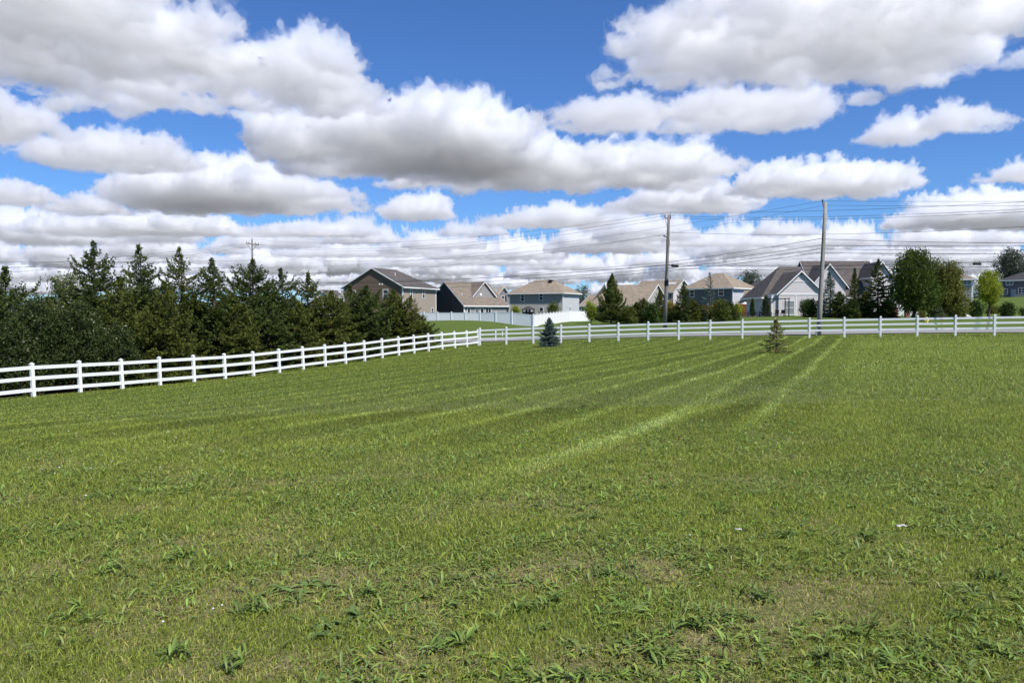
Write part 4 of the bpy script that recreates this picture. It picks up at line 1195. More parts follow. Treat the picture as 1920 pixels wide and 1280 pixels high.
def conifer_mesh(H, Rb, seed, nb=95, up=.1, tip=.25, leaf=.085, dens=1., open_top=.0, bottom=.02, thick=1., power=.85):
    """spruce: trunk, whorled limbs with side twigs, needle sprays along every twig. -> (wood mesh builder, leaf arrays)"""
    rs = np.random.RandomState(seed); W = MB(); W.tube([(0, 0, -.3), (0, 0, H * .4), (0, 0, H * .97)], [H * .02 + .02, H * .012 + .012, .012], 7)
    C, U, V = [], [], []
    lean = rs.uniform(-.02, .02, 2)
    ph = 0.
    for i in range(nb):
        t = bottom + (1 - bottom) * (i + rs.uniform(0, 1)) / nb; z0 = H * t
        ph += 2.4 + rs.uniform(-.5, .5)
        L = Rb * (1 - t) ** power * rs.uniform(.65, 1.15) + .10 * H * .1
        L *= min(1, max(.3, (1 - t) / .2))
        if t > .55: L *= rs.uniform(.55, 1.25)
        if open_top and t > .62 and rs.uniform() < open_top * .45: continue
        # lower limbs sag and turn up at the tip, upper ones point upwards
        el0 = up + (t - .35) * 1.1 + rs.uniform(-.12, .12); m = 7
        q = np.zeros((m, 3)); dirh = np.array([math.cos(ph), math.sin(ph)])
        q[0] = (lean[0] * z0, lean[1] * z0, z0)
        for k in range(1, m):
            el = el0 - .28 * math.sin(k / (m - 1) * math.pi) + tip * (k / (m - 1)) ** 2
            q[k] = q[k - 1] + np.array([dirh[0] * math.cos(el), dirh[1] * math.cos(el), math.sin(el)]) * L / (m - 1)
        W.tube(q, np.linspace(.016 + .004 * L, .004, m), 4, cap=False)
        side = np.array([-dirh[1], dirh[0], 0])
        twigs = [(q[0] + (q[-1] - q[0]) * 0, None)]
        nt_ = max(4, int(L / .16 * dens))
        segs = []
        for k in range(nt_):
            s = (.12 if t > .7 else .18) + (.82) * (k + rs.uniform(0, 1)) / nt_; f = s * (m - 1); a = int(min(f, m - 2)); base = q[a] + (q[a + 1] - q[a]) * (f - a)
            fw = unit(q[a + 1] - q[a]); sg = 1 if k % 2 else -1
            tl = L * .42 * (1.12 - s) * rs.uniform(.6, 1.2) + .06
            dv = unit(fw * .75 + side * sg * .8 + np.array([0, 0, rs.uniform(-.30, .22)])); segs.append((base, base + dv * tl))
        for k in range(m - 1): segs.append((q[k] if k else q[0] + (q[1] - q[0]) * .5, q[k + 1]))
        segs.append((q[-1], q[-1] + unit(q[-1] - q[-2]) * .12))
        for a, b in segs:
            ln = np.linalg.norm(b - a); n = max(2, int(ln / (leaf * .62) * 2.2 * thick * (1 - open_top * .45 * max(0, min(1, (t - .5) / .3)))))
            s = rs.uniform(0, 1, n)[:, None]; c = a + (b - a) * s; ax = unit(b - a)
            r = rvec(rs, n); r = unit(r - (r @ ax)[:, None] * ax)
            u = unit(ax * .7 + r * rs.uniform(.45, 1.1, (n, 1))); lf = leaf * rs.uniform(.6, 1.25, (n, 1))
            C.append(c + u * lf * .45); U.append(u * lf * .55); V.append(unit(np.cross(u, rvec(rs, n))) * lf * .25)
    # leader
    n = 30; s = rs.uniform(.86, 1.0, n); c = np.stack([lean[0] * H * s, lean[1] * H * s, H * s], 1); r = rvec(rs, n); r[:, 2] = np.abs(r[:, 2]) * .9 + .3; u = unit(r); lf = leaf * rs.uniform(.6, 1.1, (n, 1))
    C.append(c + u * lf * .4); U.append(u * lf * .55); V.append(unit(np.cross(u, rvec(rs, n))) * lf * .2)
    return W, np.concatenate(C), np.concatenate(U), np.concatenate(V)


def conifer(loc, H, Rb, seed, mat, label, name='spruce_tree', group=None, **k):
    r = empty(name, loc, random.Random(seed).uniform(0, 6.28)); tag(r, label, 'tree', group)
    W, C, U, V = conifer_mesh(H, Rb, seed, **k); W.build('trunk', M['bark'], r); link('crown', quads_mesh('crown', C, U, V), LM[mat], r)
    return r


def leaf_cloud(rs, lobes, n, leaf, shell=.55, up=.3):
    """leaves in the outer shell of a set of lobes, gathered in small clumps with gaps between"""
    vol = np.array([l[1][0] * l[1][1] + l[1][0] * l[1][2] for l in lobes]); vol = vol / vol.sum(); C, U, V = [], [], []
    for (c, rr), w in zip(lobes, vol):
        m = int(n * w); kc = max(6, m // 14)
        d = rvec(rs, kc); rad = shell + (1.06 - shell) * rs.uniform(0, 1, (kc, 1)) ** .6
        cc = np.array(c) + d * np.array(rr) * rad
        idx = rs.randint(0, kc, m); s = leaf * 1.9
        p = cc[idx] + rs.normal(size=(m, 3)) * s
        o = unit((p - np.array(c)) / np.array(rr)); u = unit(rvec(rs, m) + o * .5 + np.array([0, 0, up])); lf = leaf * rs.uniform(.6, 1.3, (m, 1))
        C.append(p); U.append(u * lf); V.append(unit(np.cross(u, rvec(rs, m))) * lf * .55)
    return np.concatenate(C), np.concatenate(U), np.concatenate(V)


def broadleaf(loc, H, Rx, mat, label, seed, name='broadleaf_tree', trunk=.25, n=9000, leaf=.09, nl=12, shape='round', cat='tree', group=None, r0=None, shell=.5, up=.3, limb=True):
    rs = np.random.RandomState(seed); r = empty(name, loc, 0); tag(r, label, cat, group); W = MB(); th = H * trunk
    r0 = r0 or .025 * H + .02
    W.tube([(0, 0, -.3), (0, 0, th * .5), (.02 * H, 0, th), (.0, .01 * H, H * .72)], [r0 * 1.25, r0, r0 * .8, r0 * .25], 8)
    lobes = []
    for i in range(nl):
        f = (i + .5) / nl; z = th + (H - th) * (.14 + .78 * f)
        if shape == 'round': w = math.sqrt(max(.05, 1 - ((f - .42) / .62) ** 2))
        elif shape == 'cone': w = max(.12, 1.02 - f * .92)
        elif shape == 'dome': w = math.sqrt(max(.03, 1 - f ** 2 * .93))
        else: w = 1.
        a = i * 2.4 + rs.uniform(-.4, .4); rr = Rx * w * rs.uniform(.42, .58); d = max(0, Rx * w - rr) * rs.uniform(.6, 1.0)
        c = (math.cos(a) * d, math.sin(a) * d, z); lobes.append((c, (rr, rr, min(rr * rs.uniform(.7, .95), (H - z) + rr * .15) if H - z > .05 * H else rr * .5)))
        if limb: W.tube([(0, 0, th * .9 + (z - th) * .35), (c[0] * .5, c[1] * .5, z - rr * .35), (c[0] * .9, c[1] * .9, z)], [r0 * .5, r0 * .3, r0 * .1], 5, cap=False)
    for i in range(nl):                           # inner filling lobes
        f = (i + .5) / nl
        if i % 3 == 0: lobes.append(((0, 0, th + (H - th) * (.15 + .6 * f)), (Rx * .45, Rx * .45, (H - th) * .2)))
    C, U, V = leaf_cloud(rs, lobes, n, leaf, shell, up)
    k = C[:, 2] > .02; C, U, V = C[k], U[k], V[k]
    W.build('trunk' if cat == 'tree' else 'stem', M['bark'], r); link('crown' if cat == 'tree' else 'foliage', quads_mesh('crown', C, U, V), LM[mat], r)
    return r


def on(px, Y, dz=-.03):
    x = (px - 960) / F * Y; return (x, Y, tz1(x, Y) + dz)


def fenceL_Y(px):
    """depth of the left run at photo column px"""
    u = (px - 960) / F; n = (u * LY0 - LX0) / (LXA - u * LYB); return LY0 + LYB * n


def height(px, top, Y): return zat(top, Y) - on(px, Y)[2]


# ---- the belt behind the left run
BELT = [(-45, 500, 5, 2.5, 'spruce', 'spruce cut off by the left edge of the photo, behind the rail fence'),
        (12, 503, 6.5, 2.3, 'spruce', 'spruce with drooping top at the left edge, left of the pale leafy tree'),
        (178, 456, 6.0, 2.5, 'spruce', 'tallest ragged spruce, open and lopsided, right beside the pale leafy tree'),
        (266, 462, 6.0, 2.5, 'spruce', 'wide spruce with upswept ragged crown, right of the tallest lopsided one'),
        (342, 465, 6.5, 2.1, 'spruce_olive', 'narrow topped spruce with long thin leader, third of the tall ragged tops'),
        (402, 487, 5.0, 2.1, 'spruce', 'dense pointed conical spruce, left of the distant crossarm pole'),
        (470, 487, 7.0, 2.9, 'spruce', 'broad bristly spruce standing in front of the distant crossarm pole'),
        (530, 506, 6.0, 2.3, 'spruce', 'open topped spruce to the right of the distant crossarm pole'),
        (578, 513, 6.0, 1.9, 'spruce_olive', 'spruce with a bare cross-shaped leader, left of the glimpsed white gable'),
        (622, 548, 4.5, 2.2, 'spruce_olive', 'lower bushy spruce in front of the glimpsed white gabled house'),
        (658, 536, 7.5, 1.7, 'spruce', 'small pointed spruce just left of the brown house gable'),
        (688, 538, 4.5, 2.5, 'spruce', 'dark round-shouldered spruce in front of the brown house gable'),
        (738, 545, 6.0, 2.2, 'spruce_olive', 'bushy olive spruce below the right eave of the brown house'),
        (782, 590, 4.5, 1.9, 'spruce', 'last low dark spruce at the right end of the belt'),
        (95, 560, 8.5, 2.4, 'spruce_olive', 'lower spruce hidden behind the flowering dark hedge shrubs'),
        (225, 520, 3.6, 2.0, 'spruce_olive', 'lower olive spruce filling the gap below the two tallest tops'),
        (310, 530, 3.4, 1.9, 'spruce_olive', 'lower olive spruce close behind the fence under the narrow topped one'),
        (440, 560, 3.4, 1.8, 'spruce_olive', 'lower spruce close behind the fence below the bristly one'),
        (505, 565, 3.4, 1.9, 'spruce', 'lower dark spruce close behind the fence below the open topped one'),
        (560, 572, 3.3, 1.9, 'spruce_olive', 'lower olive spruce close behind the fence under the cross-shaped leader')]
for i, (px, top, off, rb, mt, lab) in enumerate(BELT):
    Y = fenceL_Y(px) + off * 1.1
    H = height(px, top, Y); tall = H > 5.2
    conifer(on(px, Y), H, rb * (1.25 if tall else 1.25), 100 + i, mt, lab, group='spruces behind the left fence', nb=int(50 + 19 * H), leaf=.085 + .0011 * Y, dens=1.35, up=.05, tip=.6 if tall else .35,
            thick=1.6, power=.60 if tall else .55, open_top=.75 if tall else .3)
# dark flowering shrubs in front of the belt at left
for i, (px, top, off, rx, lab) in enumerate(((75, 545, 3.6, 2.0, 'dark hedge shrub speckled with pale blossom, behind the second fence bay'),
                                             (150, 560, 3.2, 1.9, 'dark hedge shrub speckled with pale blossom, right of the larger one'),
                                             (18, 590, 3.4, 1.7, 'low dark shrub at the left edge behind the fence'),
                                             (215, 600, 2.8, 1.5, 'low dark shrub with a few pale blossoms below the tallest spruce'))):
    Y = fenceL_Y(px) + off; H = height(px, top, Y)
    broadleaf(on(px, Y), H, rx, 'hedge', lab, 200 + i, 'hedge_shrub', .06, 17000, .055, 16, 'dome', 'shrub', 'dark shrubs behind the left fence')
broadleaf(on(128, 46), height(128, 500, 46), 1.5, 'pale', 'pale green leafy tree showing beside the tallest spruce', 210, n=6000, leaf=.075, nl=9, trunk=.35)
broadleaf(on(250, 47), height(250, 510, 47), 1.6, 'pale', 'pale green tree peeping out behind the two ragged spruces', 211, n=5000, leaf=.075, nl=8, trunk=.35)
# bare twiggy tree
p = on(92, 48); r = empty('bare_tree', p); tag(r, 'leafless twiggy tree in the gap left of the pale leafy tree', 'tree')
rs = random.Random(6); W = MB(); Hb = height(92, 522, 48)
def grow(W, a, d, L, r_, k):
    b = a + d * L; W.tube([a, a.lerp(b, .5) + Vector((rs.uniform(-.04, .04), rs.uniform(-.04, .04), 0)) * L, b], [r_, r_ * .8, r_ * .6], 4, cap=False)
    if k:
        for j in range(3 if k > 1 else 4): grow(W, a.lerp(b, rs.uniform(.55, 1)), (d + Vector((rs.uniform(-.7, .7), rs.uniform(-.7, .7), rs.uniform(-.1, .45)))).normalized(), L * rs.uniform(.55, .8), r_ * .55, k - 1)
grow(W, Vector((0, 0, -.2)), Vector((0, 0, 1)), Hb * .38, .10, 4); W.build('trunk', M['bark'], r)
# light green conifer at the end of the belt
Y = fenceL_Y(775) + 4.2; conifer(on(772, Y), height(772, 556, Y), 1.9, 140, 'olive', 'light yellow-green conifer near the right end of the spruce belt', group='spruces behind the left fence', nb=110, leaf=.10, thick=1.2, power=.6)

# ---- two young trees on the lawn
p = ground_hit(1030, 650); conifer(tuple(p - (0, 0, .03)), zat(597, p[1]) - p[2], 1.02, 150, 'blue', 'small blue spruce on the lawn in front of the back fence', nb=130, leaf=.10, dens=2.2, up=.0, tip=.25, thick=2.2, bottom=.04, power=.8)
p = ground_hit(1455, 662); conifer(tuple(p - (0, 0, .03)), zat(599, p[1]) - p[2], 1.0, 151, 'pale_young', 'small straggly yellowish young conifer on the lawn below the pale pole', nb=48, leaf=.072, dens=1.5, up=.05, tip=.35, thick=1.8, bottom=.13, power=1.05)

# ---- beyond the road
conifer(on(1146, 92), height(1146, 514, 92), 2.5, 160, 'pine', 'olive green pine with upswept branches beside the end of the privacy fence', 'pine_tree', nb=130, leaf=.17, dens=1.3, up=.65, tip=.6, thick=1.5, power=.7)
broadleaf(on(1108, 108), height(1108, 563, 108), 1.0, 'lime', 'small light green shrub left of the olive pine', 161, 'leafy_shrub', .1, 2500, .10, 8, 'round', 'shrub')
SM = [(1178, 575, .85, 'spruce_olive', 'small olive evergreen right of the olive pine'), (1192, 568, .8, 'spruce', 'small dark evergreen, second right of the olive pine'), (1206, 560, .8, 'spruce_olive', 'small evergreen with pointed tip in front of the ranch end wall'),
      (1221, 566, .8, 'spruce', 'small evergreen directly left of the brown pole shrubs'), (1236, 545, .7, 'spruce_olive', 'thin pointed evergreen close left of the brown pole'),
      (1269, 572, .9, 'spruce_olive', 'low evergreen just right of the brown pole base'), (1281, 531, 1.0, 'spruce', 'slender dark spruce at the left corner of the slate blue house'), (1299, 562, 1.0, 'spruce_olive', 'bushy olive evergreen in front of the slate blue wall'),
      (1313, 574, .9, 'spruce_olive', 'low olive evergreen left of the thin blue spruce'), (1350, 558, 1.0, 'pine', 'bushy fresh green evergreen right of the thin blue spruce'), (1366, 568, .9, 'spruce', 'low dark evergreen left of the cedar panels'), (1247, 580, .8, 'spruce', 'low dark evergreen directly behind the brown pole')]
for i, (px, top, rb, mt, lab) in enumerate(SM):
    Y = 90 + (i % 3) * 1.3
    if i in (0, 3, 5, 8, 9): broadleaf(on(px, Y), height(px, top, Y), rb * 1.45, mt if mt != 'spruce' else 'bush', lab, 170 + i, 'small_evergreen', .05, 4500, .085, 11, 'dome', 'shrub', 'small evergreens along the road')
    else: conifer(on(px, Y), height(px, top, Y), rb * (1.3 + .25 * (i % 3)), 170 + i, mt, lab, 'small_evergreen', 'small evergreens along the road', nb=90, leaf=.14, dens=1.6, up=.2, tip=.3, thick=1.8, power=.6)
conifer(on(1331, 91), height(1331, 511, 91), 1.25, 185, 'blue', 'thin sparse blue-grey spruce with a bare knobby top in front of the slate blue house', nb=55, leaf=.11, dens=.9, up=.0, tip=.2, thick=1.3, power=.75)
broadleaf(on(1257, 95), height(1257, 564, 95), .8, 'gold', 'golden yellow shrub right of the brown pole', 186, 'leafy_shrub', .1, 2500, .09, 8, 'round', 'shrub')
broadleaf(on(1267, 97), height(1267, 573, 97), .7, 'rust', 'rusty orange shrub beside the golden one', 187, 'leafy_shrub', .1, 2000, .09, 8, 'round', 'shrub')
broadleaf(on(1382, 112), height(1382, 570, 112), .9, 'lime', 'bright green leafy shrub at the left of the cedar panels', 188, 'leafy_shrub', .1, 2500, .10, 8, 'round', 'shrub')
conifer(on(1410, 104), height(1410, 561, 104), .55, 189, 'bush', 'narrow dark column evergreen between the two cedar panels', 'column_evergreen', nb=90, leaf=.11, up=1.0, tip=.2, thick=2, power=.3)
conifer(on(1436, 104), height(1436, 556, 104), .85, 190, 'bush', 'dark column evergreen beside the black arbour', 'column_evergreen', nb=100, leaf=.12, up=.9, tip=.2, thick=2, power=.35)
broadleaf(on(1516, 95), height(1516, 561, 95), 1.32, 'bush', 'round dark green bush against the white gable wall', 191, 'round_bush', .05, 8000, .075, 14, 'round', 'shrub')
for i, (px, top, rb, mt, Y, th, lab) in enumerate(((1556, 509, 1.5, 'blue', 93, .9, 'thin grey spruce standing right of the pale pole'), (1601, 504, 1.15, 'spruce', 92, 1.2, 'slim pointed spruce before the brown roof, between the thin grey one and the layered one'),
                                                   (1645, 487, 2.3, 'spruce', 91, 1.5, 'dark layered spruce with flat spreading branches left of the big dark tree'), (1574, 548, 1.6, 'spruce', 92, 1.6, 'low dense spruce at the foot of the thin grey spruce'),
                                                   (1620, 552, 1.6, 'spruce_olive', 93.5, 1.6, 'low dense olive spruce between the slim and the layered spruce'), (1538, 560, 1.2, 'spruce', 96, 1.4, 'low dark spruce right behind the pale pole'), (1664, 560, 1.4, 'spruce', 94, 1.5, 'low dark spruce at the left foot of the big dark tree'),
                                                   (1598, 562, 1.4, 'spruce', 89.5, 1.6, 'low dense spruce in front of the slim pointed one'))):
    conifer(on(px, Y), height(px, top, Y), rb, 195 + i, mt, lab, group='spruces by the white house', nb=95, leaf=.16, dens=1.4, up=.0 if i != 1 else .2, tip=.2, thick=th * 1.5, power=.65)
# the big dark tree and its neighbour
p = on(1712, 88)
broadleaf(p, height(1712, 462, 88), 3.3, 'darkpine', 'big dark green tree with tufted domed crown, tallest at right', 205, n=30000, leaf=.11, nl=26, trunk=.10, shape='dome', shell=.6, up=1.0)
broadleaf(on(1778, 89), height(1778, 478, 89), 3.0, 'olive', 'yellowish olive tree leaning against the right side of the big dark tree', 206, n=17000, leaf=.10, nl=20, trunk=.06, shape='cone', up=-.2)
broadleaf(on(1752, 90), height(1752, 478, 90), 2.7, 'pine', 'darker tree squeezed between the big dark tree and the olive one', 207, n=10000, leaf=.10, nl=14, trunk=.06, shape='dome', up=.4)
broadleaf(on(1853, 98), height(1853, 506, 98), 1.75, 'lime', 'round light green tree with a short bare trunk at right', 208, n=11000, leaf=.10, nl=16, trunk=.26, up=.5)
broadleaf(on(1828, 93), height(1828, 563, 93), 1.0, 'bush', 'dark round bush left of the light green tree trunk', 209, 'round_bush', .05, 5000, .08, 10, 'round', 'shrub')
broadleaf(on(1888, 92), height(1888, 568, 92), 1.05, 'bush', 'dark round bush right of the light green tree trunk', 212, 'round_bush', .05, 5000, .08, 10, 'round', 'shrub')
broadleaf(on(1797, 92), height(1797, 574, 92), 1.0, 'bush', 'dark bush at the foot of the olive tree', 213, 'round_bush', .05, 5000, .08, 10, 'round', 'shrub')
broadleaf(on(1728, 84), height(1728, 583, 84), .52, 'olive', 'small yellow-green clipped shrub above the hydrant', 214, 'clipped_shrub', .05, 2200, .05, 8, 'round', 'shrub')
broadleaf(on(1756, 88), height(1756, 575, 88), 1.15, 'greygreen', 'grey-green loose shrub right of the clipped yellow-green one', 215, 'leafy_shrub', .05, 4200, .07, 10, 'dome', 'shrub')
broadleaf(on(1924, 95), height(1924, 577, 95), .9, 'bush', 'dark bush at the right edge of the photo beside the pavement', 216, 'round_bush', .05, 3500, .08, 10, 'round', 'shrub')
broadleaf(on(1862, 110), height(1862, 575, 110), 1.3, 'olive', 'loose yellowish shrub behind the light green tree trunk', 225, 'leafy_shrub', .05, 3500, .08, 10, 'round', 'shrub')
# yard shrubs in front of the grey house
broadleaf(on(967, 138), height(967, 572, 138), 1.0, 'lime', 'light green yard shrub left of the grey gazebo', 217, 'leafy_shrub', .1, 2500, .11, 8, 'round', 'shrub')
broadleaf(on(1037, 138), height(1037, 564, 138), 1.15, 'pine', 'round green yard tree in front of the grey house right of the gazebo', 218, n=3000, leaf=.11, nl=9, trunk=.2)
# far trees
broadleaf(on(1893, 205), height(1893, 464, 205), 4.6, 'far', 'tall grey-green far tree with open crown at the right edge', 219, n=9000, leaf=.20, nl=16, trunk=.25, shell=.7)
broadleaf(on(1930, 200), height(1930, 488, 200), 4.2, 'far', 'lower far tree beside the tall open one, cut by the right edge', 220, n=7000, leaf=.20, nl=14, trunk=.2)
broadleaf(on(1407, 255), height(1407, 507, 255), 5.0, 'far', 'far open crowned tree between the slate blue house and the dark far house', 221, n=6000, leaf=.22, nl=15, trunk=.3, shell=.75)
broadleaf(on(1092, 262), height(1092, 533, 262), 3.6, 'far', 'far bare-looking tree in the gap right of the grey hip roofed house', 222, n=1800, leaf=.2, nl=10, trunk=.3, shell=.8)
broadleaf(on(1808, 190), height(1808, 520, 190), 2.2, 'far', 'far tree just left of the light green tree, over the roof edge', 224, n=2500, leaf=.18, nl=9, trunk=.25)
# woods far behind the houses, one mass along the horizon
rs_ = np.random.RandomState(31); C, U, V = [], [], []
for k in range(230):
    px = -500 + 2900 * (k + rs_.uniform(0, 1)) / 230; Y = rs_.uniform(300, 380); x = (px - 960) / F * Y; z0 = float(tz(x, Y)[0]); H = rs_.uniform(4.5, 8.5); rx = rs_.uniform(3, 6)
    c, u, v = leaf_cloud(rs_, [((x, Y, z0 + H * .45), (rx, rx, H * .5))], 260, .5, .3); C.append(c); U.append(u); V.append(v)
tag(link('woods', quads_mesh('woods', np.concatenate(C), np.concatenate(U), np.concatenate(V)), LM['far']), 'low grey-green woods along the horizon behind the houses', 'woods', kind='stuff')
# ================================================================== turf: every blade is a small bent strip of two faces
def blade_material(name, trans=.4):
    m, nt, b = nodemat(name); N, L = nt.nodes, nt.links
    vc = N.new('ShaderNodeVertexColor'); vc.layer_name = 'tone'
    g = N.new('ShaderNodeNewGeometry'); mp = N.new('ShaderNodeMapRange'); mp.inputs[3].default_value = .55; mp.inputs[4].default_value = 1.4; L.new(g.outputs['Random Per Island'], mp.inputs[0])
    mx = N.new('ShaderNodeMix'); mx.data_type = 'RGBA'; mx.blend_type = 'MULTIPLY'; mx.inputs[0].default_value = 1
    L.new(vc.outputs[0], mx.inputs[6]); L.new(mp.outputs[0], mx.inputs[7]); L.new(mx.outputs[2], b.inputs['Base Color'])
    b.inputs['Roughness'].default_value = .42; b.inputs['Specular IOR Level'].default_value = .25
    tr = N.new('ShaderNodeBsdfTranslucent'); L.new(mx.outputs[2], tr.inputs['Color'])
    ms = N.new('ShaderNodeMixShader'); ms.inputs[0].default_value = trans
    L.new(b.outputs[0], ms.inputs[1]); L.new(tr.outputs[0], ms.inputs[2]); L.new(ms.outputs[0], N['Material Output'].inputs['Surface'])
    return m


def scatter(rs, n, y0, y1, a, half=.80):
    """points in a fan in front of the camera, thinner with distance (density ~ y**-a)"""
    e = 2 - a
    u = rs.uniform(0, 1, n)
    y = (y0 ** e + u * (y1 ** e - y0 ** e)) ** (1 / e) if abs(e) > 1e-3 else y0 * (y1 / y0) ** u
    x = rs.uniform(-half, half, n) * (y + .6)
    ok = (fenceR_side(x, y) < 2.2) & (fenceL_side(x, y) < 1.6)
    return x[ok], y[ok]


rs = np.random.RandomState(12)
xa, ya = scatter(rs, 640000, 1.6, 14., 1.15); xb, yb = scatter(rs, 520000, 12., 72., 1.05, .74)
X, Y_ = np.concatenate([xa, xb]), np.concatenate([ya, yb])
n = len(X); Z = tzf(X, Y_)
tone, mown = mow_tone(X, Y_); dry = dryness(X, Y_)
keep = rs.uniform(0, 1, n) > dry * .12
X, Y_, Z, tone, mown, dry = [a[keep] for a in (X, Y_, Z, tone, mown, dry)]; n = len(X)
wdt = (.0024 + .00040 * Y_) * rs.uniform(.7, 1.35, n)
tallz = 1 - mown
hgt = (.050 + .0006 * Y_) * rs.uniform(.55, 1.3, n) * (1 + .7 * tallz * np.clip((Y_ - 6) / 5, 0, 1)) * (1 - .45 * dry) * (1 + .25 * np.clip(noise2(X, Y_, .8, 2, 8.), -1, 1))
az = rs.uniform(0, 2 * np.pi, n); le = rs.uniform(.25, 1.35, n)
D = np.stack([np.cos(az), np.sin(az)], 1); fa = rs.uniform(0, 2 * np.pi, n); S = np.stack([np.cos(fa), np.sin(fa)], 1) * (wdt / 2)[:, None]
B0 = np.stack([X, Y_, Z - .006], 1)
mid_ = B0 + np.concatenate([D * (hgt * le * .35)[:, None], (hgt * .6)[:, None]], 1)
tip_ = B0 + np.concatenate([D * (hgt * le * 1.0)[:, None], (hgt * (1 - .48 * le))[:, None]], 1)
S3 = np.concatenate([S, np.zeros((n, 1))], 1)
P = np.stack([B0 - S3, B0 + S3, mid_ - S3 * .8, mid_ + S3 * .8, tip_], 1).reshape(-1, 3)
i5 = np.arange(n) * 5
me = np_mesh('grass', P, [np.stack([i5, i5 + 1, i5 + 3, i5 + 2], 1), np.stack([i5 + 2, i5 + 3, i5 + 4], 1)])
g1, g2, g3, straw = np.array([.235, .270, .062]), np.array([.340, .350, .100]), np.array([.275, .295, .115]), np.array([.50, .41, .22])
k = rs.uniform(0, 1, n)[:, None]; c = g1 * (1 - k) + g2 * k
tz_ = np.clip(tallz * np.clip((Y_ - 9) / 6, 0, 1), 0, 1)[:, None] * .4; c = c * (1 - tz_) + g3 * tz_
bl = np.clip(noise2(X, Y_, 2.2, 3, 11.) * 1.2, 0, .6)[:, None]; c = c * (1 - bl) + np.array([.23, .27, .10]) * bl
sp_ = (rs.uniform(0, 1, n) < (.04 + .50 * dry))[:, None]; c = np.where(sp_, straw * rs.uniform(.6, 1.2, (n, 1)), c)
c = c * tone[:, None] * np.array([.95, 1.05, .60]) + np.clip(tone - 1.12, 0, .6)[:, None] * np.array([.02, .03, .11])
c = np.repeat(np.clip(c, 0, 1), 5, 0)
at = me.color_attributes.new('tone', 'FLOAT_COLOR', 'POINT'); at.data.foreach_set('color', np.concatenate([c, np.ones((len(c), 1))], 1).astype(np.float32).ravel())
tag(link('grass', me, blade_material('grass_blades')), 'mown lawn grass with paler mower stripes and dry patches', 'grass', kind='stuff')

# ------------------------------------------------------------------ broad-leaved weeds: rosettes of plantain, dandelion and dock
def leaves(name, bx, by, bz, az, ln, wd, el, droop, col_, label, cat, mat, m=6):
    n = len(bx); V = np.zeros((n, m, 3, 3)); t = np.linspace(0, 1, m)
    prof = np.interp(t, [0, .2, .4, .6, .8, 1], [.22, .62, .95, 1., .72, .06])
    d = np.stack([np.cos(az), np.sin(az), az * 0], 1); s = np.stack([-np.sin(az), np.cos(az), az * 0], 1)
    p = np.stack([bx, by, bz], 1)
    for k in range(m):
        if k:
            a = el - droop * t[k] ** 1.4; p = p + (d * np.cos(a)[:, None] + np.array([0, 0, 1]) * np.sin(a)[:, None]) * (ln / (m - 1))[:, None]
        p[:, 2] = np.maximum(p[:, 2], bz + .004)
        h = s * (wd * prof[k] / 2)[:, None]; up = np.array([0, 0, 1]) * (wd * prof[k] * .22)[:, None]
        V[:, k, 0] = p - h + up; V[:, k, 1] = p; V[:, k, 2] = p + h + up
    P = V.reshape(-1, 3); b = np.arange(n)[:, None] * (m * 3); fs = []
    for k in range(m - 1):
        for j in (0, 1):
            q = k * 3 + j; fs.append(np.concatenate([b + q, b + q + 1, b + q + 4, b + q + 3], 1))
    me = np_mesh(name, P, [np.concatenate(fs)])
    cc = np.repeat(col_, m * 3, 0); at = me.color_attributes.new('tone', 'FLOAT_COLOR', 'POINT'); at.data.foreach_set('color', np.concatenate([cc, np.ones((len(cc), 1))], 1).astype(np.float32).ravel())
    return tag(link(name, me, mat, smooth=True), label, cat, kind='stuff')


rs = np.random.RandomState(21)
wx, wy = scatter(rs, 20000, 2.0, 22., 1.0, .78)
dn = noise2(wx, wy, 1.6, 3, 15.) + .10 * np.clip(wx / (wy + 1), -.6, .6) * 2
keep = (dn + rs.uniform(-.22, .22, len(wx)) > -.02 + .22 * np.clip((wy - 9) / 9, 0, 1)) & (dryness(wx, wy) < .75); wx, wy = wx[keep], wy[keep]; nr = len(wx)
nl_ = rs.randint(6, 13, nr); rid = np.repeat(np.arange(nr), nl_); nL = len(rid)
size = rs.uniform(.6, 1.25, nr) * (1 + .25 * np.clip(noise2(wx, wy, .9, 1, 5.), -1, 1)); kind = rs.uniform(0, 1, nr)
az = rs.uniform(0, 2 * np.pi, nL); ln = size[rid] * rs.uniform(.040, .085, nL); wd = ln * np.where(kind[rid] < .65, rs.uniform(.11, .17, nL), rs.uniform(.18, .28, nL))
el = np.where(kind[rid] < .65, rs.uniform(.35, 1.15, nL), rs.uniform(.1, .75, nL)); dr = rs.uniform(.5, 1.5, nL)
base = np.array([.18, .25, .052]); hue = np.stack([rs.uniform(.86, 1.15, nr), rs.uniform(.85, 1.12, nr), rs.uniform(.7, 1.3, nr)], 1)
colr = base * hue[rid] * rs.uniform(.8, 1.25, (nL, 1)); yl = rs.uniform(0, 1, nL) < .03; colr[yl] = np.array([.34, .30, .08])
bx = wx[rid] + rs.normal(size=nL) * .008; by = wy[rid] + rs.normal(size=nL) * .008
leaves('weeds', bx, by, tzf(bx, by) + .004, az, ln, wd, el, dr, colr, 'broad-leaved plantain and dandelion rosettes scattered through the near lawn', 'weeds', blade_material('weed_leaves', .3))
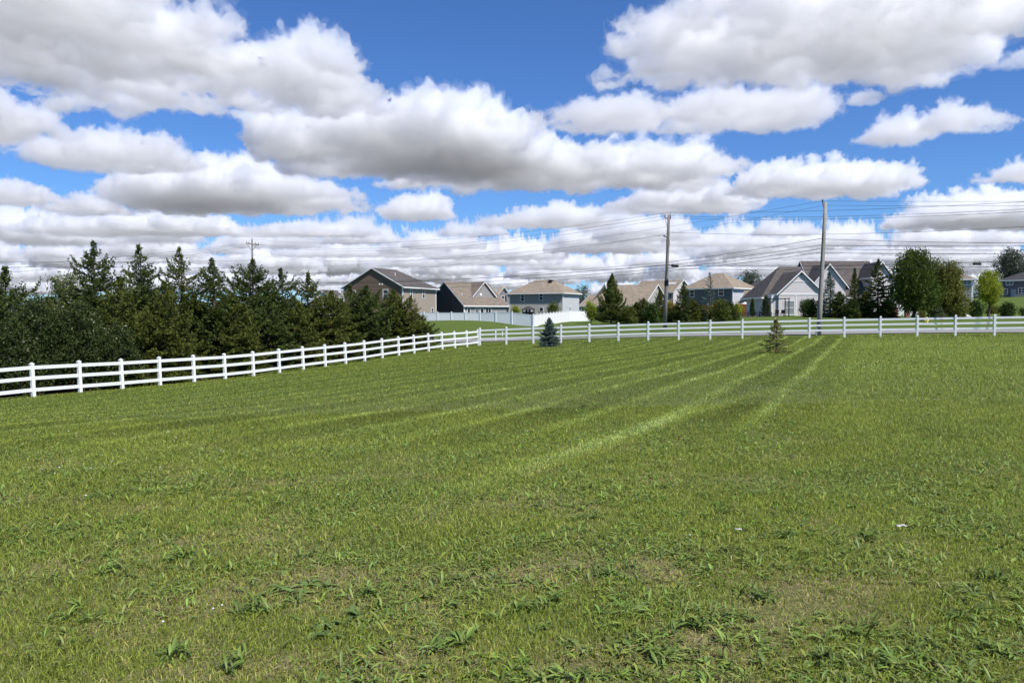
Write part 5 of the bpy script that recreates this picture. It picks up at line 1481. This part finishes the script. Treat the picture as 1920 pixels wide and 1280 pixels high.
# short coarse leaves of plantain, clover and crab grass between the blades, lying every way
cx, cy_ = scatter(rs, 260000, 1.8, 26., 1.12, .78)
dn = noise2(cx, cy_, 1.1, 3, 27.); rough = np.clip((cx - .48 * cy_ + 1.2) / .8, 0, 1)
keep = (dn + rs.uniform(-.2, .2, len(cx)) > .04 + .75 * np.clip((cy_ - 9.5 - .15 * cx) / 3, 0, 1) * (1 - .75 * rough)) & (rs.uniform(0, 1, len(cx)) > .8 * dryness(cx, cy_)); cx, cy_ = cx[keep], cy_[keep]; m = len(cx)
cl_ = rs.uniform(.03, .075, m) * (1 + .012 * cy_); cw = cl_ * rs.uniform(.11, .22, m) + .0002 * cy_
cc = np.array([.205, .275, .060]) * np.stack([rs.uniform(.86, 1.18, m), rs.uniform(.82, 1.12, m), rs.uniform(.7, 1.4, m)], 1) * (1 + .3 * np.clip(noise2(cx, cy_, .5, 2, 33.), -.6, .6))[:, None]
leaves('coarse_leaves', cx, cy_, tzf(cx, cy_) + rs.uniform(.004, .03, m), rs.uniform(0, 6.28, m), cl_, cw, rs.uniform(.05, 1.0, m), rs.uniform(.1, 1.2, m), cc, 'short coarse leaves mixed through the near turf', 'weeds', bpy.data.materials['weed_leaves'], 4)
# clumps that stand out in the foreground
SPOT = [(1168, 1165, 3, 'dock'), (620, 1178, 5, 'dock'), (290, 1235, 3, 'plan'), (1250, 1240, 4, 'plan'), (835, 1210, 4, 'plan'), (495, 1245, 3, 'plan'), (1010, 1150, 5, 'plan'), (1640, 1190, 5, 'plan'), (1720, 1250, 5, 'plan'), (1560, 1235, 4, 'plan'),
        (480, 1155, 4, 'plan'), (560, 1110, 4, 'dock'), (700, 1120, 3, 'plan'), (1420, 1120, 4, 'plan'), (1480, 1010, 4, 'plan'), (1620, 1010, 4, 'plan'), (130, 1170, 4, 'plan'), (1300, 1185, 4, 'plan'), (1865, 1090, 5, 'plan'), (1800, 1160, 5, 'plan'), (350, 1050, 4, 'plan'), (200, 1080, 4, 'plan'), (860, 1100, 3, 'plan'), (1130, 1090, 4, 'plan'), (1900, 1230, 4, 'plan'), (1050, 1270, 4, 'plan')]
rr = [[], [], [], [], [], [], [], []]
for px, py, q, kd in SPOT:
    c0 = ground_hit(px, py)
    for j in range(q):
        cx, cy_ = c0[0] + rs.normal() * .07, c0[1] + rs.normal() * .06; hu = rs.uniform(.8, 1.2)
        for _ in range(rs.randint(9, 15)):
            l = rs.uniform(.06, .12); w = l * (rs.uniform(.11, .17) if kd == 'plan' else rs.uniform(.24, .34))
            for a, v in zip(rr, (cx + rs.normal() * .01, cy_ + rs.normal() * .01, rs.uniform(0, 6.28), l, w, rs.uniform(.4, 1.2) if kd == 'plan' else rs.uniform(.1, .7), rs.uniform(.6, 1.5), np.array([.155, .22, .048]) * hu * rs.uniform(.8, 1.2) if kd == 'plan' else np.array([.14, .205, .06]) * hu)): a.append(v)
rr = [np.array(a) for a in rr]
leaves('weed_clumps', rr[0], rr[1], tzf(rr[0], rr[1]) + .004, rr[2], rr[3], rr[4], rr[5], rr[6], rr[7], 'larger clumps of plantain and dock standing out of the nearest turf', 'weeds', bpy.data.materials['weed_leaves'])
# fallen dry bits and clippings
xa, ya = scatter(rs, 60000, 1.8, 15., 1.0); k = rs.uniform(0, 1, len(xa)) < .06 + dryness(xa, ya) * 1.4; xa, ya = xa[k], ya[k]; m = len(xa)
c = np.array([.44, .36, .20]) * rs.uniform(.55, 1.25, (m, 1))
leaves('dry_clippings', xa, ya, tzf(xa, ya) + rs.uniform(.008, .03, m), rs.uniform(0, 6.28, m), rs.uniform(.02, .06, m), rs.uniform(.0015, .0035, m), rs.uniform(-.2, .3, m), rs.uniform(-.3, .5, m), c, 'dry straw coloured clippings lying in the turf', 'clippings', bpy.data.materials['weed_leaves'])
# clover heads
cl = np.concatenate([np.stack([rs.uniform(3.0, 15, 420), rs.uniform(6.5, 26, 420)], 1), np.stack([rs.uniform(-9, -3, 70), rs.uniform(7, 11, 70)], 1), np.stack([rs.uniform(-6, 6, 60), rs.uniform(3.5, 12, 60)], 1)])
dn = noise2(cl[:, 0], cl[:, 1], 2.5, 2, 19.); cl = cl[(dn > .0) & (np.abs(cl[:, 0]) < .72 * cl[:, 1])]
_b = bmesh.new(); bmesh.ops.create_icosphere(_b, subdivisions=1, radius=1); cv = np.array([v.co for v in _b.verts]); cf = np.array([[v.index for v in f.verts] for f in _b.faces]); _b.free()
zz = tzf(cl[:, 0], cl[:, 1]); Vv = [cv * np.array([1, 1, .8]) * (.006 + .0003 * y) * s + np.array([x, y, z + .065 + h]) for (x, y), z, s, h in zip(cl, zz, rs.uniform(.7, 1.2, len(cl)), rs.uniform(0, .05, len(cl)))]
tag(link('clover_flowers', np_mesh('clover_flowers', np.concatenate(Vv), [np.concatenate([cf + i * len(cv) for i in range(len(cl))])]), paint('clover_white', (.55, .54, .45), .8, .2, 30.)), 'small white clover heads dotted through the longer grass', 'clover', kind='stuff')
# pale scraps
M['scrap'] = paint('bleached_leaf', (.52, .50, .46), .8, .1)
for px, py, s, lab in ((1690, 1003, .032, 'crumpled white scrap lying in the grass at lower right'), (1384, 1006, .022, 'small pale bleached leaf in the turf at lower centre right')):
    p = ground_hit(px, py); b = MB(); q = random.Random(px)
    P0 = [[(i * .5 - 1) * s + q.uniform(-.2, .2) * s, (j * .5 - 1) * s * .7 + q.uniform(-.2, .2) * s, q.uniform(0, .6) * s] for j in range(5) for i in range(5)]
    b.v = [tuple(v) for v in P0] + [(v[0], v[1], v[2] - .0012) for v in P0]
    for j in range(4):
        for i in range(4):
            a = j * 5 + i; b.f.append((a, a + 1, a + 6, a + 5)); b.f.append((a + 25, a + 30, a + 31, a + 26))
    rim = [0, 1, 2, 3, 4, 9, 14, 19, 24, 23, 22, 21, 20, 15, 10, 5]
    for a, c_ in zip(rim, rim[1:] + rim[:1]): b.f.append((a, a + 25, c_ + 25, c_))
    o = b.build('scrap', M['scrap'], None, True); o.location = (p[0], p[1], p[2] + .045); tag(o, lab, 'scrap')
# ================================================================== daylight
SUN_EL, SUN_AZ = R(54), R(138)      # azimuth clockwise from the view direction
w = bpy.data.worlds.new('World'); sc.world = w; w.use_nodes = True; nt = w.node_tree
bg = nt.nodes['Background']; sk = nt.nodes.new('ShaderNodeTexSky'); sk.sky_type = 'NISHITA'; sk.sun_disc = False
sk.sun_elevation = SUN_EL; sk.sun_rotation = SUN_AZ; sk.dust_density = 0.; sk.ozone_density = 6.; sk.air_density = 1.; sk.altitude = 300
tn = nt.nodes.new('ShaderNodeMix'); tn.data_type = 'RGBA'; tn.blend_type = 'MULTIPLY'; tn.inputs[0].default_value = 1; tn.inputs[7].default_value = (.45, .64, .90, 1)   # clear, slightly polarised blue
nt.links.new(sk.outputs[0], tn.inputs[6]); nt.links.new(tn.outputs[2], bg.inputs[0]); bg.inputs[1].default_value = .122
sl = bpy.data.lights.new('sun', 'SUN'); sl.energy = 5.0; sl.angle = R(.5); sl.color = (1, .965, .91)
so = bpy.data.objects.new('sun', sl); col.objects.link(so)
d = Vector((math.sin(SUN_AZ) * math.cos(SUN_EL), math.cos(SUN_AZ) * math.cos(SUN_EL), math.sin(SUN_EL))); so.rotation_euler = d.to_track_quat('Z', 'Y').to_euler()
so.location = (0, 0, 60)
vs = sc.view_settings; vs.view_transform = 'Standard'; vs.look = 'None'; vs.exposure = .30; vs.gamma = 1.; vs.use_curve_mapping = False
cy = sc.cycles; cy.max_bounces = 14; cy.diffuse_bounces = 3; cy.glossy_bounces = 2; cy.transmission_bounces = 3; cy.volume_bounces = 12; cy.transparent_max_bounces = 64
print('script', round(time.time() - T0, 1), 's')
